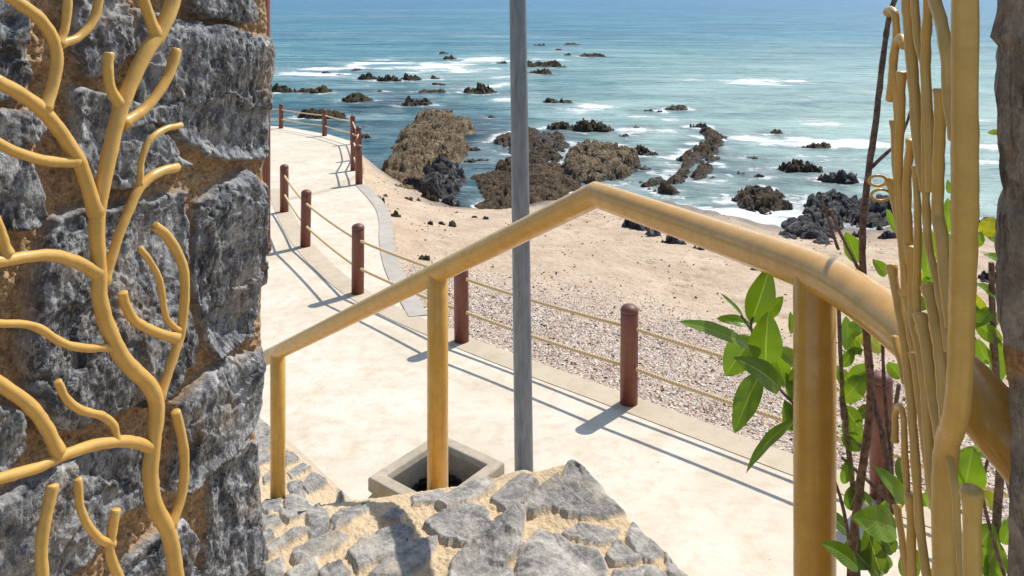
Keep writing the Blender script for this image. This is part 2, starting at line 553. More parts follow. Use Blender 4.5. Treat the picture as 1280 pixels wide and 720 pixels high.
def beach_z(x, y, detail=True):
    pts = np.stack([x, y], 1)
    sp = -poly_sdf(pts, OUTA)                         # >0 outside the path
    wy = np.interp(x, WLA[:, 0], WLA[:, 1])
    sw = line_dist(pts, WLA) * np.sign(wy - y)        # >0 on land
    gap = .06 + .26 * sstep(9, 13, y)
    spc = np.maximum(sp, 0)
    r = spc / np.maximum(spc + np.maximum(sw, 0), 1e-3)
    z = (zpath(np.minimum(y, 20)) - gap) * (1 - r) + SEA * r
    z = np.where(sw < 0, SEA + np.maximum(sw * .10, -2.5), z)
    z = np.where(sp < 0, zpath(y) - .45 + .0 * z, z)
    if detail:
        q = np.stack([x, y, 0 * x], 1)
        on = sstep(0, .3, sp)
        z = z + on * (fbm(q * .6, 3) * .06 + fbm(q * 2.2, 3) * .022)
        d1, _, _ = cells(q * np.array([2.6, 2.6, 0]) + 3.3)
        foot = sstep(3.0, 4.2, sp) * sstep(.6, 2.2, sw)
        z = z - foot * .05 * sstep(.33, .1, d1) * (perlin(q * .9) > -.15)
    return z, sp, sw

def ground_hit(px, py):
    d = np.geomspace(4, 600, 3000)
    x = (px - CX) / F * d; z = -(py - HY) / F * d
    zb, _, _ = beach_z(x, d, False)
    g = np.maximum(zb, SEA)
    i = int(np.argmax(z < g)) if np.any(z < g) else len(d) - 1
    return np.array([x[i], d[i], g[i]])

# ------------------------------------------------------------------ ground: beach, sea, path
xs = np.concatenate([np.linspace(-40, -7, 24), np.linspace(-6.8, 11, 300), np.linspace(11.4, 40, 30)])
ys = np.concatenate([np.linspace(1, 4.6, 10), np.linspace(4.8, 24, 330), np.linspace(24.4, 60, 40)])
X, Y = np.meshgrid(xs, ys)
Z, SP, SW = beach_z(X.ravel(), Y.ravel())
q3 = np.stack([X.ravel(), Y.ravel(), 0 * Z], 1)
wet = sstep(1.9, .1, SW + fbm(q3 * .8, 3) * .6)  # here only damp sand near the waterline
grav = sstep(3.7, 1.6, SP + fbm(q3 * .7, 3) * .9) * sstep(13.5, 10.5, Y.ravel()) * (SP > -.2)
mb = MB().add(np.stack([X.ravel(), Y.ravel(), Z], 1), grid_faces(len(ys), len(xs)), wet=wet, gravel=grav)
tag(mb.build('beach', MAT['sand']), 'pale sandy beach between the path and the water', kind='structure')

# sea: finer near the shore, reaching the horizon
dr = np.geomspace(15.5, 9000, 470)
rt = np.linspace(-1.5, 1.5, 470)
D, R = np.meshgrid(dr, rt, indexing='ij')
sx, sy = (D * R).ravel(), D.ravel()
q = np.stack([sx * .5, sy, 0 * sx], 1)
near = sstep(150, 20, sy)
zw = SEA + .03 * near * fbm(q * .9, 3) + .10 * sstep(24, 45, sy) * sstep(900, 120, sy) * perlin(np.stack([sx * .05, sy * .16, 0 * sx], 1))
ix = sx / sy * F + CX                                   # direction seen from the lookout
iy = -SEA * F / sy + HY
def blob(px, py, rx, ry):
    """a patch of foam lying on the water around a traced spot (world metres)"""
    c = on_sea(px, py); w = rx / F * c[1]
    dd = (on_sea(px, py - ry)[1] - on_sea(px, py + ry)[1]) / 2
    return np.exp(-(((sx - c[0]) / w) ** 2 + ((sy - c[1]) / dd) ** 2))
FOAM = [(395, 88, 70, 10, 1.0), (470, 82, 55, 9, 1.0), (560, 84, 60, 11, 1.0), (610, 76, 50, 8, .9), (620, 100, 30, 14, .8), (630, 122, 22, 8, .7),
        (690, 75, 50, 6, .6), (700, 64, 60, 4, .45), (960, 103, 95, 6, .72), (880, 108, 60, 4, .4), (1010, 120, 50, 4, .5), (665, 118, 22, 8, .5), (740, 132, 40, 8, .5),
        (800, 150, 45, 14, .6), (850, 172, 40, 16, .55), (940, 172, 50, 9, .55), (1010, 175, 40, 8, .55), (1085, 182, 45, 8, .75), (1000, 152, 50, 6, .6),
        (1240, 150, 30, 6, .8), (1245, 185, 35, 8, .8), (1235, 205, 30, 7, .9), (1130, 165, 40, 6, .5), (1010, 200, 50, 10, .45), (940, 215, 40, 10, .5), (780, 180, 25, 10, .4),
        (880, 220, 35, 12, .45), (1000, 250, 35, 14, .55), (960, 262, 40, 8, .5), (590, 200, 30, 12, .4), (620, 185, 25, 8, .35), (600, 250, 20, 10, .4), (640, 195, 40, 8, .4), (460, 205, 14, 12, .4),
        (430, 104, 60, 6, .5), (355, 100, 30, 10, .5), (570, 112, 40, 5, .5), (500, 42, 120, 2.0, .35), (620, 46, 60, 2, .4), (440, 20, 120, 1.6, .35), (590, 13, 120, 1.2, .35)]
foam = 0 * sx
BRK = np.clip(.72 + 1.0 * fbm(np.stack([sx * .22 + 5, sy * .42, 0 * sx], 1), 4, .6), .1, 1.25)
for px, py, rx, ry, a in FOAM:
    foam = np.maximum(foam, a * blob(px, py, rx * 1.15, ry * 1.15) * BRK)
foam = foam + .12 * sstep(.25, .6, fbm(np.stack([sx * .12, sy * .3, 0 * sx], 1), 3)) * sstep(140, 50, sy)
wy = np.interp(sx, WLA[:, 0], WLA[:, 1])
sh = sy - wy
foam = foam + .75 * sstep(.9, .0, sh + fbm(q * .8, 3) * .5) * (sx > -1)
milk = sstep(34, 1, sh + 9 * fbm(np.stack([sx * .06, sy * .1, 0 * sx], 1), 3)) * sstep(-2.5, 4, sx) * .8
milk = np.maximum(milk, .75 * sstep(120, 30, sy) * sstep(-.05, .2, sx / sy) * (.75 + .5 * fbm(np.stack([sx * .07, sy * .16, 0 * sx + 9], 1), 3)))
milk = milk + .15 * sstep(0, .5, perlin(np.stack([sx * .1, sy * .3, 0 * sx + 4], 1)))
milk = np.maximum(milk, .55 * np.maximum(blob(600, 95, 120, 25), 0))
dark = 0 * sx
for px, py, rx, ry, a in [(450, 140, 160, 25, .75), (600, 165, 60, 25, .8), (590, 240, 40, 30, .8), (620, 220, 60, 30, .6), (500, 125, 100, 18, .7), (560, 110, 60, 14, .5), (930, 205, 45, 14, .6), (960, 235, 35, 16, .6), (800, 205, 18, 20, .5), (460, 200, 20, 20, .5)]:
    dark = np.maximum(dark, a * blob(px, py, rx, ry))
dark = np.clip(dark * (1 + .8 * fbm(q * .5, 4)), 0, .9)
milk = np.clip(milk, 0, 1) * (1 - .5 * dark)
foam = foam + .42 * sstep(85, 26, sy) * sstep(-.06, .1, sx / sy) * sstep(-.15, .5, fbm(np.stack([sx * .22, sy * .45, 0 * sx + 2], 1), 4))
mb = MB().add(np.stack([sx, sy, zw], 1), [tuple(f[::-1]) for f in grid_faces(len(dr), len(rt))], foam=np.clip(foam, 0, 1), milk=np.clip(milk, 0, 1), dark=dark)
sea = tag(mb.build('sea', MAT['sea']), 'blue green sea with white surf around the rocks', kind='structure')

def slab(poly, top, thick, name, mat, bev=0.0, **k):
    import bmesh
    bm = bmesh.new()
    vs = [bm.verts.new((p[0], p[1], top(p[0], p[1]))) for p in poly]
    f = bm.faces.new(vs)
    if f.normal.z < 0: f.normal_flip()
    bmesh.ops.triangulate(bm, faces=[f])
    r = bmesh.ops.extrude_face_region(bm, geom=bm.faces[:])
    for v in [g for g in r['geom'] if isinstance(g, bmesh.types.BMVert)]:
        v.co.z -= thick
    bmesh.ops.recalc_face_normals(bm, faces=bm.faces[:])
    me = bpy.data.meshes.new(name); bm.to_mesh(me); bm.free()
    me.materials.append(mat)
    o = bpy.data.objects.new(name, me); col.objects.link(o)
    return tag(o, **k)

slab(OUT, lambda x, y: zpath(y), 1.5, 'path', MAT['path'], label='pale concrete path curving along the beach', kind='structure')
def ribbon(line, w0, w1, lift, name, mat, label, drop=0.0):
    """a flat band along a plan polyline between offsets w0 and w1"""
    L = np.array(line, float); t = np.gradient(L, axis=0); t /= np.linalg.norm(t, axis=1)[:, None]
    nn = np.stack([t[:, 1], -t[:, 0]], 1)
    a, b = L + nn * w0, L + nn * w1
    V = []
    for i in range(len(L)):
        V += [(a[i][0], a[i][1], zpath(a[i][1]) + lift), (b[i][0], b[i][1], zpath(b[i][1]) + lift), (b[i][0], b[i][1], zpath(b[i][1]) + lift - drop - .002),
              (a[i][0], a[i][1], zpath(a[i][1]) - .004)]
    fs = []
    for i in range(len(L) - 1):
        for k in range(4):
            fs.append((i * 4 + k, i * 4 + (k + 1) % 4, i * 4 + 4 + (k + 1) % 4, i * 4 + 4 + k))
    fs += [(0, 1, 2, 3), tuple(range(len(V) - 4, len(V)))[::-1]]
    return tag(MB().add(V, fs).build(name, mat, smooth=False), label, kind='structure')
rowline = catmull([np.array([a, b, 0]) for a, b in [(7.1, 1.1)] + [tuple(r) for r in ROW] + [(-4.9, 16.6)]], 6)
rowline = [p[:2] for p in rowline]
ribbon(rowline, -.15, .137, .006, 'path_border', MAT['strip'], 'darker concrete border strip under the near bollards')
kl = [k[:2] for k in KER]
ribbon(kl[4:], -.21, .012, .012, 'kerb', MAT['kerb'], 'grey concrete kerb curving beside the sand', .7)
arc = catmull([np.array([a, b, 0]) for a, b in [(-5.4, 12.6), (-4.9, 14.2), (-4.3, 15.6), (-3.75, 16.6), (-3.5, 18.3)]], 6)
ribbon([p[:2] for p in arc], -.09, .09, .004, 'path_joint', MAT['strip'], 'tan joint strip crossing the far end of the path')
lft = [on_path(*p)[:2] for p in [(350, 545), (385, 577), (420, 612), (452, 640), (480, 665)]]
ribbon(lft, -.02, .22, .005, 'path_edging', MAT['strip'], 'tan concrete edging along the foot of the stone ramp')

# ------------------------------------------------------------------ stonework
def stone_field(pts, polys, q3, scale, thick, relief, rnd_seed=0, grow=.010, warpk=.010, edge=.012, gk=1.0):
    """height, stone mask and per-stone value for points pts (plane metres)"""
    N = len(pts)
    h = np.zeros(N); mask = np.zeros(N); rnd = np.zeros(N)
    warp = np.stack([fbm(q3 * 14, 3), fbm(q3 * 14 + 40, 3)], 1) * warpk
    rg = np.random.default_rng(rnd_seed)
    for poly in polys:
        poly = np.asarray(poly)
        lo, hi = poly.min(0) - .05, poly.max(0) + .05
        idx = np.where(np.all((pts > lo) & (pts < hi), axis=1))[0]
        tilt = rg.normal(size=2) * .10; v = rg.random(); lift = rg.uniform(.7, 1.2); off = rg.uniform(0, 50)
        if len(idx) == 0: continue
        s = poly_sdf(pts[idx] + warp[idx], poly) + grow
        m = sstep(-.002, .008 * scale, s)
        c = poly.mean(0)
        body = thick * lift * sstep(-.003, edge, s) + ((pts[idx] - c) @ tilt) * sstep(0, .05, s)
        Q = q3[idx] + off
        Qw = Q + np.stack([fbm(Q * 9, 2), fbm(Q * 9 + 7, 2), fbm(Q * 9 + 21, 2)], 1) * .03
        f1, _ = facet(Qw * np.array([4.5, 4.5, 5.5]), .9)
        f2, _ = facet((Qw + Qw[:, [2, 0, 1]] * .5) * np.array([18., 18, 11]), .9)
        f3, _ = facet(Qw * 70.0, .9)
        rel = relief * (1.0 * f1 + .40 * f2 + .12 * f3 + .22 * fbm((Q + Q[:, [2, 0, 1]] * .6) * np.array([34., 34, 20]), 4, .6) + .5 * fbm(Q * 4, 2))
        new = m > mask[idx]
        h[idx] = np.where(new, body + rel * m, h[idx])
        rnd[idx] = np.where(new, v, rnd[idx]); mask[idx] = np.maximum(mask[idx], m)
    pit, _, _ = cells(q3 * 55)
    grit = .010 * fbm(q3 * 12, 3) + .008 * fbm(q3 * 60, 3) * scale - .008 * sstep(.32, .12, pit) + .003 * perlin(q3 * 190)
    return h * mask + gk * grit * (1 - mask), mask, rnd

def stone_wall(name, P0, dirv, nrm, ret, edge_px, polys_px, U, z0, z1, nu, nz, mat, label, cat, extra=(), thick=.034, relief=.013, retd=.4, gap_d=None):
    P0 = np.array(P0, float); dirv = np.array(dirv, float); nrm = np.array(nrm, float); ret = np.array(ret, float)
    def hit(px, py):
        k = (px - CX) / F
        # P0 + u*dirv : x = k*y
        u = (k * P0[1] - P0[0]) / (dirv[0] - k * dirv[1])
        y = P0[1] + u * dirv[1]
        return np.array([u, -(py - HY) / F * y])
    polys = [np.array([hit(*p) for p in pl]) for pl in polys_px] + [np.array(e) for e in extra]
    e = np.array([hit(*p) for p in edge_px]); e = e[np.argsort(e[:, 1])]
    zz = np.linspace(z0, z1, nz)
    eu = np.interp(zz, e[:, 1], e[:, 0])
    eu = eu + .0025 * fbm(np.stack([zz * 25, 0 * zz, 0 * zz], 1), 3)
    nr_ = 14
    c = np.linspace(0, 1, nu) ** 1.15
    UU = eu[:, None] + (U - eu[:, None]) * c[None, :]
    ZZ = np.repeat(zz[:, None], nu, 1)
    pts = np.stack([UU.ravel(), ZZ.ravel()], 1)
    base = np.stack([P0[0] + UU * dirv[0], P0[1] + UU * dirv[1], ZZ], 2).reshape(-1, 3)
    h, m, rnd = stone_field(pts, polys, base, 1.0, thick, relief, 0, .012, .012, .010)
    de = (UU - eu[:, None]).ravel()
    h = h * (.06 + .94 * sstep(0, .055, de)) - .02 * sstep(.025, 0, de) ** 2
    V = base + h[:, None] * np.array([nrm[0], nrm[1], 0])
    V = V.reshape(nz, nu, 3); m = m.reshape(nz, nu); rnd = rnd.reshape(nz, nu)
    # the return face round the corner
    rs = np.linspace(retd, 0, nr_, endpoint=False)
    B = V[:, :1, :] + rs[None, :, None] * np.array([ret[0], ret[1], 0])
    nz_ = fbm(B.reshape(-1, 3) * 9, 4).reshape(nz, nr_, 1) * .014 * sstep(0, .1, rs)[None, :, None]
    B = B + nz_ * np.array([dirv[0], dirv[1], 0])
    V = np.concatenate([B, V], 1)
    M = np.concatenate([np.repeat(m[:, :1], nr_, 1), m], 1); Rr = np.concatenate([np.repeat(rnd[:, :1], nr_, 1), rnd], 1)
    mb = MB().add(V.reshape(-1, 3), grid_faces(nz, nu + nr_), stone=M.ravel(), rnd=Rr.ravel())
    return tag(mb.build(name, mat), label, cat)

W_POLY = [
    [(-60, -20), (12, -8), (20, 50), (23, 95), (8, 122), (-60, 135)],
    [(-60, 188), (15, 190), (30, 228), (36, 262), (20, 276), (-60, 290)],
    [(-60, 150), (30, 140), (44, 160), (20, 178), (-60, 180)],
    [(84, -30), (140, -30), (148, 25), (149, 58), (131, 90), (96, 94), (86, 65)],
    [(160, 12), (215, 27), (285, 42), (345, 55), (346, 100), (346, 194), (300, 198), (255, 193), (190, 154), (164, 142), (163, 65)],
    [(213, -30), (303, -30), (303, 22), (280, 29), (232, 15)],
    [(80, 118), (117, 116), (150, 130), (190, 170), (218, 200), (200, 213), (140, 233), (95, 215), (82, 160)],
    [(58, 272), (120, 260), (190, 248), (219, 240), (222, 290), (213, 345), (227, 430), (222, 452), (190, 487), (110, 522), (60, 527), (28, 480), (23, 420), (33, 330)],
    [(238, 257), (267, 232), (300, 217), (321, 235), (323, 270), (314, 355), (309, 420), (267, 442), (247, 422), (236, 355), (234, 300)],
    [(216, 502), (249, 470), (288, 447), (338, 436), (338, 487), (312, 534), (257, 586), (222, 612), (205, 608), (217, 549)],
    [(256, 592), (300, 553), (330, 555), (335, 603), (335, 800), (250, 800), (245, 712), (259, 658)],
    [(-60, 645), (40, 600), (113, 562), (181, 558), (184, 612), (140, 642), (100, 690), (60, 728), (-60, 745)],
    [(155, 693), (215, 653), (232, 670), (224, 790), (100, 790)],
    [(-60, 480), (5, 520), (18, 560), (-10, 585), (-60, 590)],
    [(326, 232), (334, 228), (338, 300), (336, 360), (326, 350)],
]
WEDGE = [(337, -300), (337, 0), (339, 40), (338, 190), (334, 212), (336, 300), (335, 330), (332, 370), (331, 410), (333, 440), (332, 500), (324, 532), (327, 560), (330, 620), (330, 720), (330, 900)]
ex = []
for i in range(5):
    for j in range(3):
        u = .02 + i * .24 + (j % 2) * .1; z = .1 + j * .27
        ex.append([(u, z), (u + .2, z + .02), (u + .21, z + .2), (u + .1, z + .23), (u + .01, z + .21)])
    ex.append([(.02 + i * .24, -1.5), (.22 + i * .24, -1.52), (.22 + i * .24, -1.32), (.04 + i * .24, -1.3)])
stone_wall('stone_wall', (-.61, 2.0), (-.33, -.944), (.944, -.33), (-.944, .33), WEDGE, W_POLY, 1.25, -1.62, .85, 420, 760, MAT['wall'],
           'rough grey stone wall with sandy mortar behind the yellow metal coral', 'wall', ex)
PEDGE = [(px + 4, py) for px, py in [(1248, -300), (1248, 0), (1242, 36), (1240, 47), (1253, 61), (1249, 90), (1248, 144), (1251, 202), (1257, 260), (1251, 280), (1253, 364), (1257, 437), (1260, 470), (1262, 496), (1267, 550), (1265, 604), (1263, 720), (1263, 900)]]
P_POLY = [[(1230, -60), (1330, -60), (1330, 30), (1262, 44), (1244, 46)], [(1250, 64), (1330, 50), (1330, 190), (1290, 200), (1268, 170), (1250, 180)],
          [(1245, 205), (1262, 200), (1280, 250), (1300, 430), (1262, 430), (1245, 300)], [(1290, 210), (1330, 205), (1330, 440), (1310, 440)],
          [(1270, 480), (1330, 470), (1330, 760), (1264, 760)]]
stone_wall('stone_pillar', (.514, .85), (.954, -.3), (-.3, -.954), (.55, .835), PEDGE, P_POLY, .5, -1.5, 1.3, 160, 520, MAT['pillar'],
           'weathered brown grey stone pillar edge at the right border of the photo', 'pillar', thick=.006, relief=.006, retd=.6)

# ramp and landing of rough stones
def ramp_z(x, y):
    pl = -.163 + .139 * x - .539 * y - .11 * np.exp(-((y - 3.45) / .5) ** 2) - .22 * sstep(3.9, 4.9, y)
    k = .04
    a = np.full_like(pl, -1.455)
    z = -k * np.log(np.exp(-np.clip(pl + 3, -10, 10) / k) + np.exp(-(a + 3) / k)) - 3
    z = z + .055 * np.exp(-((x - .17) ** 2 + (y - 2.42) ** 2) / .018) + .03 * np.exp(-((x - .02) ** 2 + (y - 2.62) ** 2) / .006)
    return np.maximum(z, zpath(y) + .03)
def ramp_hit(px, py):
    d = np.linspace(1.0, 7.2, 4000)
    x = (px - CX) / F * d; z = -(py - HY) / F * d
    i = int(np.argmax(z < ramp_z(x, d)))
    return (x[i], d[i])
RB = [(-1.5, 2.6), (1.0, .9), (1.40, .76), (1.84, .555), (2.02, .465), (2.27, .34), (2.40, .26), (2.50, .185), (2.62, .045), (2.70, -.02), (2.80, -.11), (3.02, -.25), (3.25, -.42), (3.45, -.58),
      (3.62, -.66), (4.3, -.93), (4.9, -1.02), (5.3, -1.05), (5.45, -1.11), (5.65, -1.29), (5.93, -1.54), (6.2, -1.77), (6.65, -2.12), (6.8, -2.3)]
RB = np.array(RB)
A = lambda ox, oy, s, L: [(ox + a / s, oy + b / s) for a, b in L]
c1 = lambda L: A(320, 500, 3.271, L)
c2 = lambda L: A(560, 560, 3.765, L)
R_POLY = [
    c1([(160, 625), (330, 548), (385, 568), (330, 612), (190, 680), (165, 660)]), c1([(385, 640), (440, 588), (600, 525), (640, 560), (560, 640), (420, 705)]),
    c1([(80, 600), (170, 545), (205, 548), (60, 640), (50, 630)]), c1([(310, 500), (360, 462), (440, 435), (465, 455), (380, 510), (330, 535)]),
    c1([(210, 475), (240, 455), (295, 470), (290, 505), (230, 530)]), c1([(215, 545), (280, 510), (310, 530), (260, 570), (220, 570)]),
    c1([(105, 480), (130, 400), (200, 385), (250, 420), (250, 460), (140, 505)]), c1([(190, 350), (230, 300), (285, 330), (290, 350), (220, 385)]),
    c1([(130, 300), (190, 262), (225, 280), (150, 325)]), c1([(120, 215), (150, 220), (175, 250), (125, 270)]), c1([(300, 390), (340, 360), (380, 400), (350, 425)]),
    c1([(15, 60), (40, 70), (60, 120), (60, 200), (0, 230), (-30, 100)]), c1([(-40, 240), (60, 215), (62, 250), (-40, 300)]), c1([(30, 430), (95, 410), (100, 450), (50, 480)]), c1([(20, 560), (60, 545), (70, 580), (30, 600)]),
    c1([(25, 490), (90, 490), (100, 520), (40, 535)]), c1([(520, 495), (560, 460), (605, 470), (590, 500)]), c1([(640, 400), (740, 380), (780, 400), (740, 430), (650, 430)]),
    c1([(130, 345), (180, 330), (190, 370), (140, 385)]), c1([(30, 320), (60, 290), (65, 330), (35, 345)]), c1([(35, 700), (110, 660), (110, 720), (30, 760)]), c1([(130, 720), (240, 665), (250, 720), (150, 780)]),
    c1([(260, 715), (350, 680), (380, 720), (300, 790)]), c1([(470, 730), (560, 640), (620, 600), (740, 580), (700, 660), (600, 740)]),
    c1([(690, 520), (760, 470), (870, 440), (940, 470), (960, 540), (860, 600), (760, 575)]), c1([(740, 430), (860, 370), (960, 345), (970, 370), (860, 430), (780, 450)]),
    c2([(20, 560), (90, 470), (300, 305), (355, 310), (330, 500), (260, 580), (140, 640), (0, 700)]), c2([(210, 250), (280, 190), (350, 140), (420, 180), (370, 240), (280, 305)]),
    c2([(360, 280), (420, 215), (515, 140), (520, 180), (480, 290), (400, 320), (360, 310)]), c2([(500, 290), (570, 85), (620, 110), (720, 190), (790, 260), (835, 310), (740, 335), (560, 320)]),
    c2([(540, 410), (620, 370), (800, 395), (780, 440), (720, 460), (580, 435)]), c2([(745, 530), (800, 460), (900, 540), (880, 555), (780, 555)]),
    c2([(880, 350), (960, 400), (1040, 490), (960, 540), (900, 520), (850, 440)]), c2([(1035, 500), (1100, 530), (1200, 620), (1260, 700), (1040, 600)]),
    c2([(360, 470), (420, 400), (520, 430), (580, 480), (700, 490), (740, 580), (720, 720), (500, 740), (340, 700), (330, 580)]), c2([(100, 640), (300, 600), (330, 760), (60, 780)]),
    c2([(780, 600), (960, 570), (1060, 640), (1000, 760), (760, 760)]), c2([(1080, 640), (1200, 640), (1300, 760), (1060, 780)]),
]
r_polys = [np.array([ramp_hit(*p) for p in pl]) for pl in R_POLY]
for i in range(26):                       # stones beyond the frame
    cx_, cy_ = RNG.uniform(-2.6, -1.1), RNG.uniform(2.4, 6.3)
    if cx_ > -.33 * cy_: continue
    a = np.sort(RNG.uniform(0, 2 * math.pi, 6))
    r_polys.append(np.stack([cx_ + .13 * np.cos(a), cy_ + .16 * np.sin(a)], 1))
rows = np.concatenate([np.linspace(-1.5, 1.6, 20), np.linspace(1.61, 4.3, 460), np.linspace(4.31, 6.75, 200)])
xr = np.interp(rows, RB[:, 0], RB[:, 1]) + .012 * fbm(np.stack([rows * 9, 0 * rows, 0 * rows + 2], 1), 4)
nc = 420
XL = np.minimum(xr - .4, np.where(rows < 1.6, -2.6, -.34 * rows - .25))
cc = np.linspace(0, 1, nc) ** 1.1
RX = xr[:, None] + (XL - xr)[:, None] * cc[None, :]
RY = np.repeat(rows[:, None], nc, 1)
rz = ramp_z(RX.ravel(), RY.ravel())
b3 = np.stack([RX.ravel(), RY.ravel(), rz], 1)
h, m, rnd = stone_field(b3[:, :2], r_polys, b3, .9, .016, .0052, 4, .010, .006, .008, .55)
de = (xr[:, None] - RX).ravel()
tz = rz + h - .05 * sstep(.06, 0, de) ** 2 - .13 * sstep(.34, 0, de) * sstep(3.08, 3.35, b3[:, 1]) * sstep(5.6, 4.8, b3[:, 1])
T = np.stack([RX.ravel(), RY.ravel(), tz], 1).reshape(len(rows), nc, 3)
ns = 12
fr = np.linspace(1, 0, ns, endpoint=False)
edge3 = T[:, :1, :]
B = np.repeat(edge3, ns, 1).copy()
bot = zpath(rows) - .1
B[:, :, 2] = edge3[:, :, 2] + (bot[:, None] - edge3[:, :, 2]) * fr[None, :] ** 1.3
B[:, :, 0] += (fbm(B.reshape(-1, 3) * 8, 4) * .035 + .01).reshape(len(rows), ns) * sstep(0, .12, fr)[None, :]
T = np.concatenate([B, T], 1)
Ms = np.concatenate([np.repeat(m.reshape(len(rows), nc)[:, :1], ns, 1), m.reshape(len(rows), nc)], 1)
Rs = np.concatenate([np.repeat(rnd.reshape(len(rows), nc)[:, :1], ns, 1), rnd.reshape(len(rows), nc)], 1)
mb = MB().add(T.reshape(-1, 3), [tuple(f[::-1]) for f in grid_faces(len(rows), nc + ns)], stone=Ms.ravel(), rnd=Rs.ravel())
tag(mb.build('stone_ramp', MAT['ramp']), 'grey rubble stone ramp set in sandy mortar going down to the path', kind='structure')
slab([(.9, .6), (2.6, .6), (2.6, 2.9), (1.0, 2.6)], lambda x, y: zpath(y) + .12, .3, 'soil_bed', MAT['soil'], label='brown soil bed under the shrubs', kind='structure')

# ------------------------------------------------------------------ handrail
RAILD = .075
rc = [(745, 243, 2.40), (870, 286, 1.93), (1000, 333, 1.52), (1060, 362, 1.36), (1120, 405, 1.2), (1190, 466, 1.04), (1240, 520, .96), (1275, 560, .93), (1305, 596, .915)]
left_end = P(331, 448, 4.22)
curve = catmull([P(*p) for p in rc], 7)
hr = empty('handrail', ramp_z(np.array([.0]), np.array([2.6])).tolist() * 0 + [-.25, 3.02, -1.86])
tag(hr, 'thick yellow pipe handrail on three posts above the stone ramp', 'handrail')
corner = curve[0]
lp = [left_end + (corner - left_end) * t for t in np.linspace(0, 1, 12)]
MB().add(*tube(lp[:-1] + [corner] + curve[1:], RAILD / 2, 28)).build('rail', MAT['yellow'], hr)
def rail_post(px, d, zbot, rad):
    x = (px - CX) / F * d
    best = min(lp + curve, key=lambda p: abs(p[0] - x))
    # the rail height above this spot
    pts = np.array(lp + curve); o = np.argsort(pts[:, 0]); zt = np.interp(x, pts[o, 0], pts[o, 2])
    yt = np.interp(x, pts[o, 0], pts[o, 1])
    MB().add(*tube([(x, yt, zbot), (x, yt, (zbot + zt) / 2), (x, yt, zt)], rad, 24, lump=.0006)).build('post', MAT['yellow'], hr)
rail_post(347.5, 4.1, -2.62, .038)
rail_post(547, 3.02, -1.92, .040)
rail_post(1019, 1.47, -1.47, .0375)

# ------------------------------------------------------------------ iron coral gates
def coral_leaf(name, label, depth, specs, mat):
    root = empty(name, (float(P(*specs[0][1][0], depth(*specs[0][1][0]))[0]), float(depth(*specs[0][1][0])), -1.45))
    tag(root, label, 'gate')
    for k, (w, pl) in enumerate(specs):
        pts = catmull([P(px, py, depth(px, py)) for px, py in pl], 6)
        rr = []
        n = len(pts)
        wa, wb = w if isinstance(w, tuple) else (w, w)
        for i, p in enumerate(pts):
            rr.append((wa + (wb - wa) * i / (n - 1)) / 2 * p[1] / F)
        sl = np.concatenate([[0], np.cumsum(np.linalg.norm(np.diff(np.array(pts), axis=0), axis=1))])
        rr = np.array(rr)
        if k: rr = rr * (1 + .32 * np.exp(-(sl / (rr[0] * 1.6)) ** 2))
        MB().add(*tube(pts, rr, 16, lump=.0012, seed=k)).build('trunk' if k == 0 else 'branch', mat, root)
    return root
def dleft(px, py):
    # plane parallel to the stone wall, 15 cm in front of it
    k = (px - CX) / F; P0 = (-.468, 1.95); dv = (-.33, -.944)
    u = (k * P0[1] - P0[0]) / (dv[0] - k * dv[1])
    return P0[1] + u * dv[1]
LEFT = [
    (19, [(226, 760), (220, 720), (212, 670), (193, 630), (188, 590), (192, 550), (196, 508), (185, 480), (155, 450), (135, 410), (124, 370), (124, 345), (121, 280), (128, 235), (143, 165), (155, 125), (180, 70), (200, 40), (215, 5), (222, -25)]),
    (17, [(121, 268), (107, 225), (95, 195), (60, 145), (30, 120), (-10, 98)]),
    (15, [(55, 138), (68, 100), (70, 60), (55, 30), (30, 8), (-5, -14)]),
    (11, [(73, 56), (82, 30), (86, -20)]), (11, [(74, 56), (100, 45), (118, 22), (127, -18)]),
    (13, [(97, 202), (65, 202), (25, 192), (-15, 172)]), (13, [(152, 134), (139, 112), (135, 90), (136, 65)]),
    (14, [(196, 46), (188, 25), (174, -15)]), (13, [(153, 156), (185, 132), (210, 95), (221, 61)]),
    (12, [(130, 356), (145, 305), (160, 265), (175, 235), (195, 217), (222, 209)]), (8, [(175, 233), (177, 200), (187, 175), (205, 162), (227, 156)]),
    (15, [(124, 342), (90, 325), (55, 319), (-15, 329)]), (13, [(9, 319), (2, 295), (-8, 270)]), (10, [(141, 434), (105, 435), (75, 427), (40, 407), (-15, 404)]),
    (12, [(199, 500), (217, 445), (227, 410), (231, 360), (228, 330), (210, 297), (193, 282)]), (12, [(221, 423), (195, 415), (170, 402), (157, 382), (153, 365)]),
    (8, [(223, 414), (208, 398), (203, 370), (199, 350), (190, 330), (174, 310)]), (14, [(193, 560), (160, 552), (125, 555), (85, 567), (45, 585), (-15, 602)]),
    (16, [(73, 567), (58, 535), (35, 505), (-15, 470)]), (10, [(145, 553), (142, 532), (128, 520), (100, 512), (82, 497), (72, 476)]),
    (12, [(213, 660), (228, 615), (230, 570), (225, 535), (219, 514)]), (15, [(54, 745), (52, 680), (60, 635), (66, 605)]), (10, [(141, 681), (120, 670), (102, 640), (97, 598)]),
    (12, [(160, 745), (138, 695), (140, 665), (145, 636)]),
]
coral_leaf('coral_gate', 'yellow wrought metal coral branches spread flat before the rough stone wall', dleft, LEFT, MAT['coral'])
def dright(px, py):
    return .82 + (1206 - px) / 96.0 * .29
